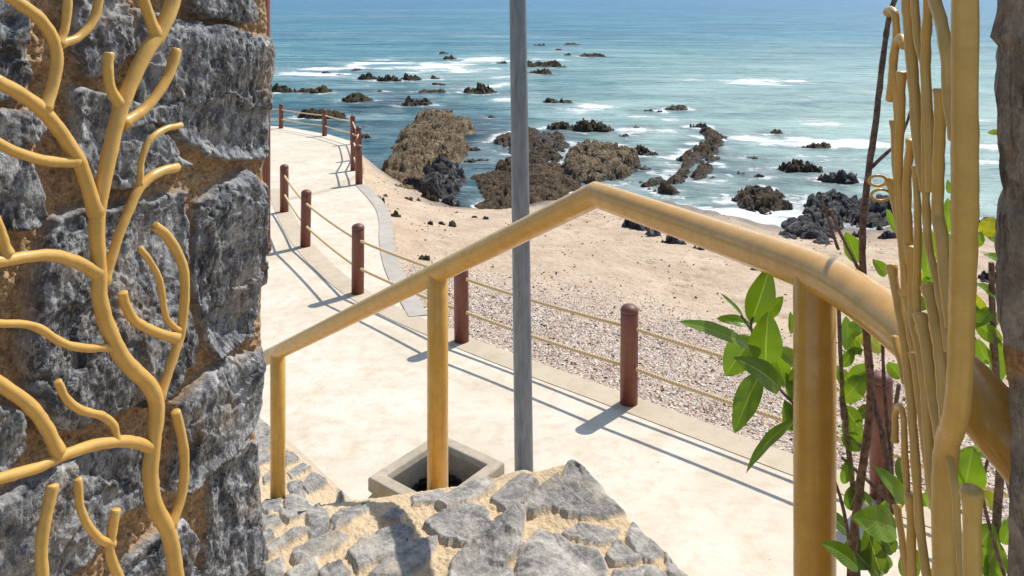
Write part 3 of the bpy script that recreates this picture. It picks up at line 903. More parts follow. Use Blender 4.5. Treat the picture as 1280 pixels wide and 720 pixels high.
RIGHT = [
    ((32, 29), [(1206, -30), (1206, 120), (1206, 250), (1204, 328), (1202, 400), (1200, 470), (1194, 522), (1183, 560), (1180, 640), (1183, 760)]),
    (14, [(1133, -20), (1136, 30), (1141, 90), (1148, 180), (1157, 240)]), (10, [(1142, -20), (1147, 47), (1156, 94), (1157, 199), (1159, 292), (1168, 339), (1179, 393), (1185, 440)]),
    (12, [(1162, -20), (1158, 40), (1157, 90), (1161, 160), (1163, 240)]), (16, [(1163, -20), (1177, 32), (1184, 72), (1187, 126), (1194, 175)]),
    ((13, 17), [(1175, 111), (1174, 180), (1172, 260), (1176, 292), (1184, 364), (1190, 410)]), ((10, 12), [(1127, 89), (1126, 144), (1123, 217), (1126, 270), (1131, 330)]),
    (9, [(1109, 16), (1113, 12), (1119, 20), (1120, 47), (1118, 75)]), (10, [(1131, 58), (1126, 47), (1119, 58), (1116, 90), (1112, 126)]), (7, [(1117, 75), (1120, 134), (1121, 170)]),
    ((10, 12), [(1139, 174), (1134, 217), (1134, 270), (1137, 330)]), (9, [(1145, 207), (1147, 260), (1147, 310), (1146, 375), (1151, 410)]), (11, [(1113, 224), (1121, 263), (1129, 310), (1133, 370)]),
    (10, [(1118, 150), (1121, 220), (1128, 300)]), (11, [(1139, 307), (1140, 350), (1141, 405)]), (11, [(1114, 331), (1121, 372), (1130, 422), (1135, 470), (1140, 520), (1144, 568), (1150, 659), (1162, 745)]),
    (12, [(1130, 363), (1141, 400), (1152, 451), (1157, 500), (1161, 560), (1170, 640)]), (14, [(1159, 358), (1168, 400), (1175, 451), (1179, 500), (1184, 550)]), (14, [(1150, 392), (1157, 430), (1165, 490), (1175, 550)]),
    (8, [(1117, 421), (1124, 446), (1131, 480)]), (8, [(1119, 552), (1119, 520), (1124, 508), (1129, 522), (1131, 568), (1136, 640)]), (10, [(1142, 440), (1152, 520), (1160, 590), (1172, 660)]),
    (10, [(1181, 550), (1193, 604), (1197, 662), (1206, 745)]), (22, [(1215, 611), (1215, 660), (1216, 760)]), (9, [(1121, 630), (1128, 677), (1136, 745)]), (11, [(1139, 618), (1139, 670), (1141, 745)]),
    (9, [(1128, 300), (1130, 345), (1137, 410), (1143, 450)]),
]
rg = coral_leaf('coral_gate', 'yellow metal coral gate seen edge on beside the stone pillar, with two rings', dright, RIGHT, MAT['coral'])
for (cx_, cy_, rx_, ry_) in [(1097, 226, 11, 6.5), (1101, 244, 12, 7.0)]:
    d = 1.10
    pts = [P(cx_ + rx_ * math.cos(a), cy_ + ry_ * math.sin(a), d + .006 * math.sin(a)) for a in np.linspace(0, 2 * math.pi, 29)]
    MB().add(*tube(pts, 3.4 / 2 * d / F, 10, False)).build('latch_ring', MAT['coral'], rg)
    MB().add(*tube([P(cx_ + rx_, cy_, d), P(1115, cy_ - 2, d)], .0035, 10)).build('ring_stem', MAT['coral'], rg)

# ------------------------------------------------------------------ lamp pole, rust-red post
b = np.array([.085, 5.6, zpath(5.6)])
tp = P(643.5, -300, 5.6)
MB().add(*tube([b + (tp - b) * t for t in np.linspace(0, 1, 8)], np.linspace(.066, .056, 8), 28)).add(*lathe([(.13, 0), (.13, .012), (.07, .016)], b)).build('metal_pole', MAT['galv'])
tag(bpy.data.objects['metal_pole'], 'tall grey galvanised pole standing on the path behind the handrail', 'pole')
b = np.array([-.3095 * 11.7, 11.7, zpath(11.7)])
rp = empty('red_post', b); tag(rp, 'tall red brown post mostly hidden behind the stone wall edge', 'post')
MB().add(*tube([b, b + (0, 0, 2), b + (0, 0, 4.4)], .085, 24)).build('shaft', MAT['red'], rp)
MB().add(*lathe([(.1, .02), (.1, .12), (.088, .14)], b)).build('collar', MAT['red_cap'], rp)

# ------------------------------------------------------------------ bollards and ropes
BH, BR = .85, .076
def bollard_proto():
    root = empty('bollard', (0, 0, 0))
    MB().add(*lathe([(BR, -.03), (BR, .80 * BH), (BR, .925 * BH - .006), (BR * .9, .925 * BH)], (0, 0, 0), 28)).build('post', MAT['red'], root)
    pr = [(BR * .9, .925 * BH), (BR * 1.02, .928 * BH), (BR * 1.02, .945 * BH)]
    for a in np.linspace(.15, 1.45, 7):
        pr.append((BR * 1.02 * math.cos(a), .945 * BH + .05 * math.sin(a)))
    MB().add(*lathe(pr, (0, 0, 0), 28)).build('cap', MAT['red_cap'], root)
    return root
FAR = [(-8.0, 27.7), (-6.0, 25.6), (-4.7, 23.6), (-3.95, 20.6), (-3.74, 18.9), (-3.27, 17.1)]
BOL = [(tuple(ROW[1]), 'red brown bollard half hidden behind the shrub stems', 'near'), (tuple(ROW[2]), 'red brown bollard in full view between the grey pole and the leafy shrub', 'near'),
       (tuple(ROW[3]), 'red brown bollard with its top behind the sloping handrail, left of the grey pole', 'near'), (tuple(ROW[4]), 'red brown bollard just above the sloping handrail by the grey kerb', 'near'),
       (tuple(ROW[5]), 'red brown bollard in the middle of the three before the path bends', 'near'), (tuple(ROW[6]), 'red brown bollard nearest the stone wall, last of the closer row', 'near'),
       (FAR[0], 'small far bollard on the terrace rim closest to the stone wall', 'far'), (FAR[1], 'small far bollard standing alone midway along the terrace rim', 'far'), (FAR[2], 'far bollard at the corner where the terrace rim turns', 'far'),
       (FAR[3], 'far bollard half covered by two closer ones, beside the reddish boulder', 'far'), (FAR[4], 'far bollard in the clump just left of the one at the kerb start', 'far'), (FAR[5], 'far bollard where the grey kerb begins, nearest of the terrace bollards', 'far')]
proto = bollard_proto()
for i, ((x, y), lab, row) in enumerate(BOL):
    if i == 0: o = proto
    else:
        o = proto.copy(); col.objects.link(o)
        for ch in list(proto.children):
            c = ch.copy(); col.objects.link(c); c.parent = o
    o.location = (x, y, zpath(y) + .004)
    o.rotation_euler = (RNG.normal() * .010, RNG.normal() * .010, RNG.uniform(0, 6))
    tag(o, lab, 'bollard', 'bollards along the near path' if row == 'near' else 'bollards around the far terrace')

def twisted(pts, r, pitch, name, label, group):
    path = []
    for a, b_ in zip(pts[:-1], pts[1:]):
        L = np.linalg.norm(b_ - a); n = max(8, int(L / pitch * 8))
        for k in range(n):
            t = k / n
            p = a + (b_ - a) * t; p = p - np.array([0, 0, .018 * L * 4 * t * (1 - t) * .5]); path.append(p)
    path.append(pts[-1]); path = np.array(path)
    s = np.concatenate([[0], np.cumsum(np.linalg.norm(np.diff(path, axis=0), axis=1))])
    tg = np.gradient(path, axis=0); tg /= np.linalg.norm(tg, axis=1)[:, None]
    n1 = np.cross(tg, [0, 0, 1.0]); n1 /= np.linalg.norm(n1, axis=1)[:, None]; n2 = np.cross(tg, n1)
    mb = MB()
    for k in range(3):
        a = s / pitch * 2 * math.pi + k * 2 * math.pi / 3
        mb.add(*tube(path + (np.cos(a)[:, None] * n1 + np.sin(a)[:, None] * n2) * r * .52, r * .56, 6))
    return tag(mb.build(name, MAT['rope']), label, 'rope', group)
for hh, w in ((.775, 'upper'), (.375, 'lower')):
    pts = [np.array([x, y, zpath(y) + hh * BH]) for x, y in [(3.9, 4.2)] + [tuple(r) for r in ROW[1:]]]
    twisted(pts, .017, .085, 'rope', w + ' twisted rope threaded through the closer row of bollards', 'twisted ropes of the closer bollard row')
    pts = [np.array([x, y, zpath(y) + hh * BH]) for x, y in [(-11, 29.2)] + FAR]
    twisted(pts, .02, .12, 'rope', w + ' rope strung between the bollards of the far terrace', 'ropes of the far terrace')

# ------------------------------------------------------------------ concrete bin with bag
def bin_thing():
    a, bk, r = np.array([-.79, 4.38]), np.array([-.44, 4.83]), np.array([-.04, 4.52])
    fr_ = a + r - bk
    C4 = [a, fr_, r, bk]
    ctr = sum(C4) / 4
    zt, zb = -2.63, zpath(4.5)
    root = empty('waste_bin', (ctr[0], ctr[1], zb)); tag(root, 'square concrete waste bin with an open top beside the ramp', 'bin')
    def ring(s, z): return [(*(ctr + (c - ctr) * s), z) for c in C4]
    def block(prof, name):
        V, fs = [], []
        for s, z in prof: V += ring(s, z)
        for i in range(len(prof) - 1):
            for j in range(4):
                fs.append((i * 4 + j, i * 4 + (j + 1) % 4, i * 4 + 4 + (j + 1) % 4, i * 4 + 4 + j))
        o = MB().add(V, fs).build(name, MAT['bin'], root, smooth=False)
        bv = o.modifiers.new('bevel', 'BEVEL'); bv.width = .006; bv.segments = 2; bv.limit_method = 'ANGLE'
        return o
    block([(.74, zt - .17), (.70, zt - .03), (.74, zt), (.985, zt), (1.0, zt - .012), (1.0, zt - .075), (.95, zt - .085)], 'rim')
    block([(.95, zt - .085), (.95, zt - .10), (1.0, zt - .11), (1.0, zb + .05), (.96, zb), (.74, zb + .02), (.74, zt - .17)], 'body')
    # black bag inside
    n = 40
    th = np.linspace(0, 2 * math.pi, n, endpoint=False)
    V, fs = [], []
    u, v = (C4[1] - C4[0]) / 2, (C4[3] - C4[0]) / 2
    prof = [(.71, -.15), (.68, -.19), (.58, -.27), (.40, -.33), (.2, -.35), (.02, -.36)]
    for s, dz in prof:
        for t in th:
            k = s * (1 + .05 * math.sin(9 * t) + .03 * math.sin(17 * t + 1))
            sq = (abs(math.cos(t)) ** 6 + abs(math.sin(t)) ** 6) ** (-1 / 6.)
            k *= .55 + .45 * sq if sq > 1 else 1
            p = ctr + u * k * math.cos(t) + v * k * math.sin(t)
            V.append((p[0], p[1], zt + dz + .008 * math.sin(7 * t + s * 9)))
    for i in range(len(prof) - 1):
        for j in range(n):
            fs.append((i * n + j, i * n + (j + 1) % n, (i + 1) * n + (j + 1) % n, (i + 1) * n + j))
    tag(MB().add(V, fs).build('bin_bag', MAT['bag']), 'shiny black plastic bag lining the concrete bin', 'bag')
bin_thing()

# ------------------------------------------------------------------ rocks
ROCKS = []
def rock_mesh(name, label, poly, H, zg, mat, seed, res, group=None, rough=1.0, sink=.45):
    poly = np.asarray(poly)
    lo, hi = poly.min(0), poly.max(0)
    size = float(np.sqrt(np.prod(hi - lo)))
    lo = lo - .18 * size; hi = hi + .18 * size
    nx = int(np.clip((hi[0] - lo[0]) / res, 14, 150)); ny = int(np.clip((hi[1] - lo[1]) / res, 14, 150))
    X, Y = np.meshgrid(np.linspace(lo[0], hi[0], nx), np.linspace(lo[1], hi[1], ny))
    pts = np.stack([X.ravel(), Y.ravel()], 1)
    q3 = np.stack([pts[:, 0], pts[:, 1], np.full(len(pts), seed * 3.7)], 1)
    k = 1.6 / max(size, .25)
    warp = np.stack([fbm(q3 * k * 1.6, 4), fbm(q3 * k * 1.6 + 31, 4)], 1) * .10 * size
    s = poly_sdf(pts + warp, poly)
    sm = max(s.max(), 1e-3)
    t = np.clip(s / min(sm * .85, max(H * 1.0, .30 * sm)), -1, 1)
    prof = np.sign(t) * np.abs(t) ** .75
    ca, sa = math.cos(.75), math.sin(.75)
    qs = np.stack([(pts[:, 0] * ca + pts[:, 1] * sa) * .62, (-pts[:, 0] * sa + pts[:, 1] * ca) * 1.15, np.full(len(pts), seed * 3.7)], 1)
    f0 = min(max(k * 1.25, .72), 3.0)
    rid = ridged(qs * f0 * 1.1, 4, .6)
    qw = (qs + np.stack([fbm(qs * f0 * 1.5, 3), fbm(qs * f0 * 1.5 + 9, 3), 0 * s], 1) * .22 / f0) * np.array([1, 1, 0])
    d1, d2, idn = cells(qw * f0 * 2.3)
    e1, e2, idm = cells(qw * f0 * 6.0 + 5)
    A = min(.24, (.55 if size > 2.2 else .36) * H + .015) * rough
    ins = np.clip(prof * 2.2, 0, 1)
    z = H * (.62 * prof - .06) + A * ins * (.40 * rid + .62 * fbm(qs * f0 * .55 + 7, 2) + 0.85 * ((idn % 13) / 13 - .5) - .95 * sstep(.20, 0, d2 - d1) + .30 * ((idm % 11) / 11 - .5) - .42 * sstep(.24, 0, e2 - e1) + .08 * fbm(q3 * f0 * 5, 2, .5))
    z = np.where(s < 0, -sink * np.clip(-t, 0, 1) - .02, z)
    keep = (s > -.14 * size).reshape(ny, nx)
    fq = grid_faces(ny, nx)
    ok = keep.ravel()[fq].all(1)
    fq = fq[ok]
    used = np.unique(fq); mp = -np.ones(nx * ny, int); mp[used] = np.arange(len(used))
    V = np.stack([pts[:, 0], pts[:, 1], z], 1)[used]
    c = np.array([poly[:, 0].mean(), poly[:, 1].mean(), 0])
    qv = V * f0 * 2.2 + seed
    V[:, 0] += fbm(qv, 3) * .16 * min(H, .6); V[:, 1] += fbm(qv + 50, 3) * .16 * min(H, .6)
    V = V - c
    ROCKS.append((poly, zg))
    wet = sstep(.20, .05, V[:, 2] - .07 * fbm(q3[used] * 1.6, 3)) if zg <= SEA + .02 else 0 * V[:, 2]  # damp near the sea, reaching up so low cracks carry painted shade
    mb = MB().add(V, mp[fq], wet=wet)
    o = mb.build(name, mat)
    o.location = (float(c[0]), float(c[1]), float(zg))
    return tag(o, label, 'rock', group)

_seed = [0]
def rock_box(label, x0, x1, y0, y1, mat, group=None, depth=.62, name='rock', rough=1.0):
    _seed[0] += 1; sdn = _seed[0]
    g = ground_hit((x0 + x1) / 2, y1)
    w = (x1 - x0) / 2 / F * g[1]
    rd = depth * w
    dc = g[1] + rd
    cx_ = ((x0 + x1) / 2 - CX) / F * dc
    zb, _, _ = beach_z(np.array([cx_]), np.array([dc]), False); zg = max(float(zb[0]), SEA)
    H = max(-zg - (y0 - HY) * dc / F, .16 * w)
    H = min(H * .85, .75 * w) * (1.5 if zg > SEA + .01 else 1.0)
    a = np.linspace(0, 2 * math.pi, 22, endpoint=False)
    rr = 1 + .16 * np.sin(2 * a + sdn) + .10 * np.sin(3 * a + 2.3 * sdn) + .08 * np.sin(5 * a + sdn * 1.7)
    w2 = w * dc / g[1]
    poly = np.stack([cx_ + w2 * rr * np.cos(a) * .98, dc + rd * rr * np.sin(a)], 1)
    return rock_mesh(name, label, poly, H * 1.0, zg, MAT[mat], sdn, max(dc * 1.1 / F, w / 30), group, rough)
def rock_poly(label, foot, H, mat, name='rock', rough=1.0, res=None):
    _seed[0] += 1
    pts = np.array([ground_hit(*p)[:2] for p in foot])
    zs = [ground_hit(*p)[2] for p in foot]
    zg = float(np.mean(zs)) if np.std(zs) > .02 else zs[0]
    c = pts[:, 1].mean()
    return rock_mesh(name, label, pts, H, zg, MAT[mat], _seed[0], res or c * 1.0 / F, None, rough)

rock_poly('largest tan craggy rock, a long ridge reaching from terrace end into the water', [(462, 226), (476, 206), (496, 190), (508, 168), (524, 152), (548, 149), (578, 148), (584, 160), (580, 182), (560, 206), (545, 226), (520, 238), (490, 234)], .36, 'tan', rough=1.2)
rock_box('small tan rock knob at the shore side of the long ridge', 552, 581, 170, 190, 'tan')
rock_poly('jagged black boulder with pale streaks at the foot of the tan ridge', [(526, 240), (527, 226), (540, 212), (560, 210), (576, 220), (578, 240), (560, 250), (540, 248)], .85, 'black', rough=1.3)
rock_box('dark rough rock joined to the left of the black boulder', 498, 532, 212, 236, 'black')
rock_box('squat olive grey rock on the sand before the black boulder, left one', 521, 552, 227, 250, 'olive')
rock_box('squat grey green rock on the sand before the black boulder, right one', 548, 576, 236, 257, 'black')
rock_poly('flat brown reef at the water edge crossed by the grey pole', [(596, 250), (600, 222), (628, 208), (668, 200), (700, 214), (722, 232), (700, 248), (668, 254), (640, 266), (615, 266)], .18, 'brown', rough=1.3)
rock_poly('brown weedy rock behind the grey pole, farther than the reef', [(614, 180), (630, 168), (665, 163), (700, 168), (714, 186), (696, 202), (662, 204), (632, 190)], .24, 'brown', rough=1.2)
rock_poly('broad tan craggy rock right of the pole above the handrail corner', [(700, 216), (706, 196), (728, 182), (760, 181), (786, 192), (794, 206), (784, 224), (750, 234), (720, 232)], .32, 'tan', rough=1.2)
rock_box('brown rock just right of the broad tan rock', 786, 823, 167, 194, 'brown')
rock_box('small brown rock below it, standing in grey water', 799, 815, 197, 213, 'brown')
rock_poly('long narrow brown rock ridge running out from behind the handrail', [(815, 236), (838, 216), (850, 196), (868, 182), (874, 166), (888, 163), (902, 170), (896, 188), (892, 208), (862, 226), (852, 244), (834, 244)], .34, 'brown', rough=1.2)
rock_box('dark rock on the far end of the narrow brown ridge', 863, 886, 146, 160, 'brown')
rock_box('brown rounded rock in the surf behind the broad tan rock', 716, 764, 139, 166, 'olive')
rock_box('low brown rock joined to the left of the rounded surf rock', 684, 718, 148, 163, 'olive')
rock_box('low dark rock awash left of the narrow ridge', 773, 787, 159, 171, 'brown')
rock_box('tiny dark rock awash above the brown rocks', 790, 802, 155, 161, 'brown')
rock_box('flat dark green rock alone in pale water', 829, 863, 130, 138, 'olive')
rock_box('thin dark rock beside the flat green one', 804, 817, 135, 140, 'olive')
rock_box('tiny pointed rock between the thin and the flat one', 821, 828, 137, 141, 'brown')
rock_box('small twin rock in the surf right of the pole, left twin', 681, 698, 119, 129, 'olive')
rock_box('small twin rock in the surf right of the pole, right twin', 699, 717, 120, 129, 'olive')
rock_box('single rounded brown rock in milky water far right of the ridge', 960, 982, 159, 168, 'brown')
rock_box('faint low rock under thin water near the milky wash', 933, 950, 192, 199, 'brown')
rock_poly('brown shaggy shore rock above the middle of the right handrail', [(908, 252), (925, 240), (955, 236), (980, 246), (988, 262), (965, 268), (935, 264)], .30, 'brown', rough=1.3)
rock_box('dark brown rock in the shallows, left of the black pointed one', 975, 1026, 192, 216, 'brown')
rock_box('black pointed rock in the shallows left of the bare branch', 1025, 1073, 194, 230, 'black')
rock_poly('black brown rock heap at the water edge left of the bare branch', [(1002, 268), (1015, 254), (1045, 250), (1080, 256), (1078, 276), (1040, 284), (1010, 280)], .34, 'black', rough=1.05)
rock_poly('low black rock field on the sand above the handrail', [(978, 300), (985, 282), (1010, 276), (1045, 284), (1050, 304), (1020, 312), (995, 310)], .20, 'black', rough=1.05)
rock_poly('dark rock heap behind the two gate rings', [(1046, 268), (1060, 252), (1095, 250), (1125, 258), (1128, 278), (1100, 288), (1062, 284)], .30, 'black', rough=1.05)
rock_box('small black stone lying on sand between the rock heaps', 1062, 1085, 283, 298, 'black')
rock_box('small dark stone lying on sand beside the gate bars', 1098, 1122, 284, 300, 'black')
rock_box('dark boulder seen between the gate trunk and the pillar, at the water', 1222, 1256, 256, 282, 'black')
rock_box('dark stone seen between the gate trunk and the pillar, on sand', 1222, 1256, 324, 352, 'black')
rock_box('dark flat rock on the sand directly under the handrail', 776, 812, 268, 286, 'black')
rock_box('second dark rock on the sand under the handrail', 803, 828, 282, 295, 'black')
rock_box('scatter of grey stones on sand, farthest right under the handrail', 824, 860, 292, 306, 'black', depth=.4)
rock_box('little grey stone past the scatter under the handrail', 865, 881, 303, 312, 'black')
rock_box('single small dark stone on open sand above the leafy shrub', 937, 950, 328, 338, 'black')
rock_box('olive rock wedged against the start of the grey kerb', 458, 481, 228, 255, 'olive')
rock_box('little olive rock by the grey kerb bend', 484, 502, 260, 271, 'olive')
rock_box('lone green grey stone on sand left of the handrail', 521, 538, 309, 326, 'olive')
rock_box('reddish brown boulder behind the far bollards', 450, 465, 159, 173, 'rust')
for x0, x1, y0, y1 in [(482, 490, 233, 241), (489, 498, 234, 243), (505, 516, 240, 250), (534, 541, 273, 279), (560, 572, 275, 281), (478, 485, 240, 246), (519, 526, 245, 251), (588, 598, 268, 274), (603, 612, 271, 276), (547, 556, 274, 279)]:
    rock_box('small dark stone scattered on the sand near the waterline', x0, x1, y0, y1, 'black', 'small stones on the sand near the tan ridge')
# rocks in the surf on the left
rock_box('flat weedy rock near the terrace rope, right half behind a bollard', 369, 438, 131, 149, 'olive', depth=.5)
rock_box('lumpy olive rock mid water, left of the tan ridge', 424, 467, 110, 128, 'olive')
rock_box('small rock right beside the lumpy olive rock', 469, 482, 110, 116, 'olive')
rock_box('dark weedy rock above the top of the tan ridge', 501, 542, 117, 132, 'olive', depth=.5)
rock_box('low wide rock behind it with foam around', 519, 556, 108, 117, 'olive', depth=.5)
rock_box('thin rock strip in foam, above the low wide rock', 540, 557, 101, 106, 'olive', depth=.4)
rock_box('large dark round rock in foam left of the pole', 578, 621, 97, 118, 'olive')
rock_box('weedy rock touching the stone wall edge in the surf', 330, 372, 99, 117, 'olive', depth=.5)
rock_box('long low weedy rock in dark water before the surf', 369, 419, 103, 118, 'olive', depth=.5)
rock_box('little dark rock between the two long weedy rocks', 355, 368, 110, 117, 'olive')
rock_box('left hump of the weedy reef inside the white surf', 447, 474, 87, 100, 'olive', depth=.5)
rock_box('middle hump of the weedy reef inside the white surf', 473, 502, 88, 102, 'olive', depth=.5)
rock_box('right hump of the weedy reef inside the white surf', 498, 530, 88, 101, 'olive', depth=.5)
rock_box('rock just right of the surf reef', 534, 552, 89, 100, 'olive')
rock_box('small brown rock in foam above the surf reef', 438, 453, 83, 88, 'olive')
rock_box('small grey rock awash in the left surf', 402, 413, 86, 92, 'brown')
rock_box('second small grey rock awash in the left surf', 417, 429, 90, 95, 'brown')
rock_box('larger of the two outermost surf rocks', 554, 569, 67, 74, 'olive')
rock_box('smaller of the two outermost surf rocks', 548, 559, 62, 67, 'olive')
rock_box('dark square rock in foam touching the left side of the pole', 620, 635, 70, 80, 'olive')
rock_box('low round rock in the dark water right of the tan ridge', 609, 621, 142, 148, 'olive')
rock_box('low rock nearer the shore, upper of three right of the tan ridge', 585, 601, 181, 189, 'olive')
rock_box('low rock nearer the shore, left lower of three right of the tan ridge', 581, 596, 196, 204, 'olive')
rock_box('low rock nearer the shore, right lower of three right of the tan ridge', 595, 611, 197, 202, 'olive')
rock_box('long dark reef right of the pole in the outer surf', 656, 705, 70, 84, 'olive', depth=.5)
rock_box('lower dark reef right of the pole, just before the long one', 656, 693, 82, 93, 'olive', depth=.5)
rock_box('outermost flat rock stretching right in the surf', 719, 760, 63, 72, 'olive', depth=.4)
rock_box('small round rock left of the outermost flat one', 702, 716, 63, 70, 'olive')
rock_box('tiny dark rock at the outer surf edge above the long reef', 694, 702, 58, 63, 'olive')
rock_box('thin far rock line beyond the outer surf', 706, 724, 52, 56, 'olive', depth=.4)
rock_box('faint dark rock beside the pole beyond the outer surf', 668, 682, 52, 57, 'olive', depth=.4)
rock_box('submerged grey brown rock under the milky water left of the shaggy rock', 919, 932, 211, 218, 'brown', depth=.5)
rock_box('submerged grey brown rock nearer the shaggy rock', 941, 956, 214, 222, 'brown', depth=.5)
rock_box('low rock under surf behind the bare branch', 1000, 1045, 176, 186, 'brown', depth=.3)

# wash and a darker halo around every rock standing in the sea
at = sea.data.attributes
spt = np.stack([sx, sy], 1)
lace = fbm(np.stack([sx * .9, sy * 1.2, 0 * sx], 1), 4)
for poly, zg in ROCKS:
    if zg > SEA + .03: continue
    lo, hi = poly.min(0) - 2.5, poly.max(0) + 2.5
    idx = np.where(np.all((spt > lo) & (spt < hi), axis=1))[0]
    if len(idx) == 0: continue
    dd = -poly_sdf(spt[idx], poly) + .35 * lace[idx]
    right = sstep(-.05, .05, float(poly[:, 0].mean() / poly[:, 1].mean()))
    far_ = sstep(30, 38, float(poly[:, 1].mean()))
    foam[idx] = np.maximum(foam[idx], (.42 + .3 * max(right, far_)) * sstep(.9, .1, np.abs(dd - .15)) * sstep(-.5, .3, lace[idx]))
    dark[idx] = np.maximum(dark[idx], .55 * sstep(1.3, .1, dd))
at['foam'].data.foreach_set('value', np.clip(foam, 0, 1).astype(np.float32))
at['dark'].data.foreach_set('value', np.clip(dark, 0, .9).astype(np.float32))

# ------------------------------------------------------------------ shell gravel beside the path, beach litter
def chips(name, label, n, box, keepfn, smin, smax, mat):
    x = RNG.uniform(box[0], box[1], n); y = RNG.uniform(box[2], box[3], n)
    z, sp, sw = beach_z(x, y)
    k = keepfn(x, y, sp, sw); x, y, z = x[k], y[k], z[k]; n = len(x)
    s = RNG.uniform(smin, smax, n) * RNG.uniform(.6, 1.2, n)
    a = RNG.uniform(0, 6.28, n)
    base = np.array([(1, 0, 0), (.2, .7, 0), (-.8, .35, 0), (-.5, -.6, 0), (.5, -.55, 0), (0, 0, .55)])
    V = np.repeat(base[None], n, 0) * s[:, None, None]
    V = V + RNG.normal(size=V.shape) * s[:, None, None] * .2
    tl = RNG.normal(size=(n, 2)) * .45
    Vz = V[:, :, 2] + V[:, :, 0] * tl[:, :1] + V[:, :, 1] * tl[:, 1:]
    ca, sa = np.cos(a)[:, None], np.sin(a)[:, None]
    W = np.stack([x[:, None] + V[:, :, 0] * ca - V[:, :, 1] * sa, y[:, None] + V[:, :, 0] * sa + V[:, :, 1] * ca, z[:, None] + Vz + .1 * s[:, None]], 2).reshape(-1, 3)
    f = np.array([(0, 1, 5), (1, 2, 5), (2, 3, 5), (3, 4, 5), (4, 0, 5)])
    Fc = (np.arange(n)[:, None, None] * 6 + f[None]).reshape(-1, 3)
    mb = MB().add(W, Fc, rnd=np.repeat(RNG.random(n), 6))
    return tag(mb.build(name, mat, smooth=False), label, kind='stuff')
def kf(x, y, sp, sw):
    q = np.stack([x, y, 0 * x], 1)
    pr = sstep(4.8, .9, sp + fbm(q * .7, 3) * 1.0) * sstep(13.5, 9.5, y)
    return (sp > .05) & (RNG.random(len(x)) < pr) & (x < .62 * y) & (x > -.25 * y)
chips('shell_gravel', 'pale shell and pebble gravel beside the path border', 120000, (-2.5, 6, 4.2, 13), kf, .008, .021, MAT['chips'])
MAT['litter'] = M_simple('beach_litter', S(92, 76, 62), .9, .01, 30)
chips('beach_litter', 'small dark bits strewn over the sand', 2600, (-3.5, 9, 7, 21), lambda x, y, sp, sw: (sp > .3) & (sw > .1) & (perlin(np.stack([x * .7, y * .7, 0 * x], 1)) > -.1), .008, .03, MAT['litter'])

# ------------------------------------------------------------------ plants
def leaf(mb, a, b, w, rnd, roll=0.0, curl=.12, fold=.22):
    a = np.array(a); b = np.array(b); ax = b - a; L = np.linalg.norm(ax); ax /= L
    view = (a + b) / 2; view = view / np.linalg.norm(view)
    side = np.cross(ax, view); side /= np.linalg.norm(side); nn = np.cross(side, ax)
    if nn @ view > 0: nn = -nn
    cr, sr = math.cos(roll), math.sin(roll)
    side, nn = side * cr + nn * sr, nn * cr - side * sr
    nt, ns_ = 15, 9
    V, T_, S_ = [], [], []
    wv, fq, ph, tw = RNG.uniform(.01, .05), RNG.uniform(9, 20), RNG.uniform(0, 6), RNG.normal() * .5
    for i in range(nt):
        t = i / (nt - 1)
        prof = math.sin(math.pi * min(1, (t * .985 + .015) ** .82)) ** .72
        c = a + ax * L * t + nn * curl * L * (4 * t * (1 - t)) - np.array([0, 0, .05 * L * t * t])
        for j in range(ns_):
            s = (j / (ns_ - 1) - .5) * 2
            x = s * w / 2 * max(prof, .02)
            V.append(c + side * x + nn * (fold * abs(x) + wv * w * math.sin(t * fq + s * 2 + ph) * abs(s) + tw * x * t))
            T_.append(t); S_.append(s)
    mb.add(V, grid_faces(nt, ns_), lt=T_, ls=S_, rnd=rnd)

def shrub(name, label, cat, stems, leaves, base, mat='bark', more=()):
    root = empty(name, base); tag(root, label, cat)
    for w, pl in stems:
        wa, wb = w if isinstance(w, tuple) else (w, w)
        pts = catmull([P(*p) if len(p) == 3 else P(p[0], p[1], 1.72) for p in pl], 6)
        n = len(pts)
        rr = np.array([(wa + (wb - wa) * i / (n - 1)) / 2 * p[1] / F for i, p in enumerate(pts)])
        rr = rr * (1 + .16 * np.sin(np.arange(n) * 2.1) * (np.arange(n) % 3 == 0))
        MB().add(*tube(pts, rr, 10, lump=.0012)).build('stem', MAT[mat], root)
    if leaves:
        mb = MB()
        for (a, b, w, rnd, roll) in leaves:
            da = a[2] if len(a) == 3 else 1.72; db = b[2] if len(b) == 3 else da - .02
            leaf(mb, P(a[0], a[1], da), P(b[0], b[1], db), w / F * (da + db) / 2, rnd, roll, RNG.uniform(.02, .12))
        for x0, x1, y0, y1, k, tone in more:
            for _ in range(k):
                px, py, d = RNG.uniform(x0, x1), RNG.uniform(y0, y1), RNG.uniform(1.72, 2.0)
                an = RNG.uniform(-2.9, -.2); L = RNG.uniform(24, 52)
                leaf(mb, P(px, py, d), P(px + L * math.cos(an), py + L * math.sin(an), d + RNG.uniform(-.05, .05)), L * RNG.uniform(.38, .6) / F * d, float(np.clip(tone + RNG.normal() * .25, 0, .95)), RNG.uniform(-.9, .9), RNG.uniform(.0, .15))
        mb.build('foliage', MAT['leaf'], root)
    return root
k1 = lambda x, y, d=1.72: (840 + x / 2.573, 320 + y / 2.573, d)
k6 = lambda x, y, d=1.72: (980 + x / 2.77, 460 + y / 2.77, d)
k5 = lambda x, y, d=1.72: (1060 + x / 2.77, 220 + y / 2.77, d)
w1 = lambda v: v / 2.573
w6 = lambda v: v / 2.77
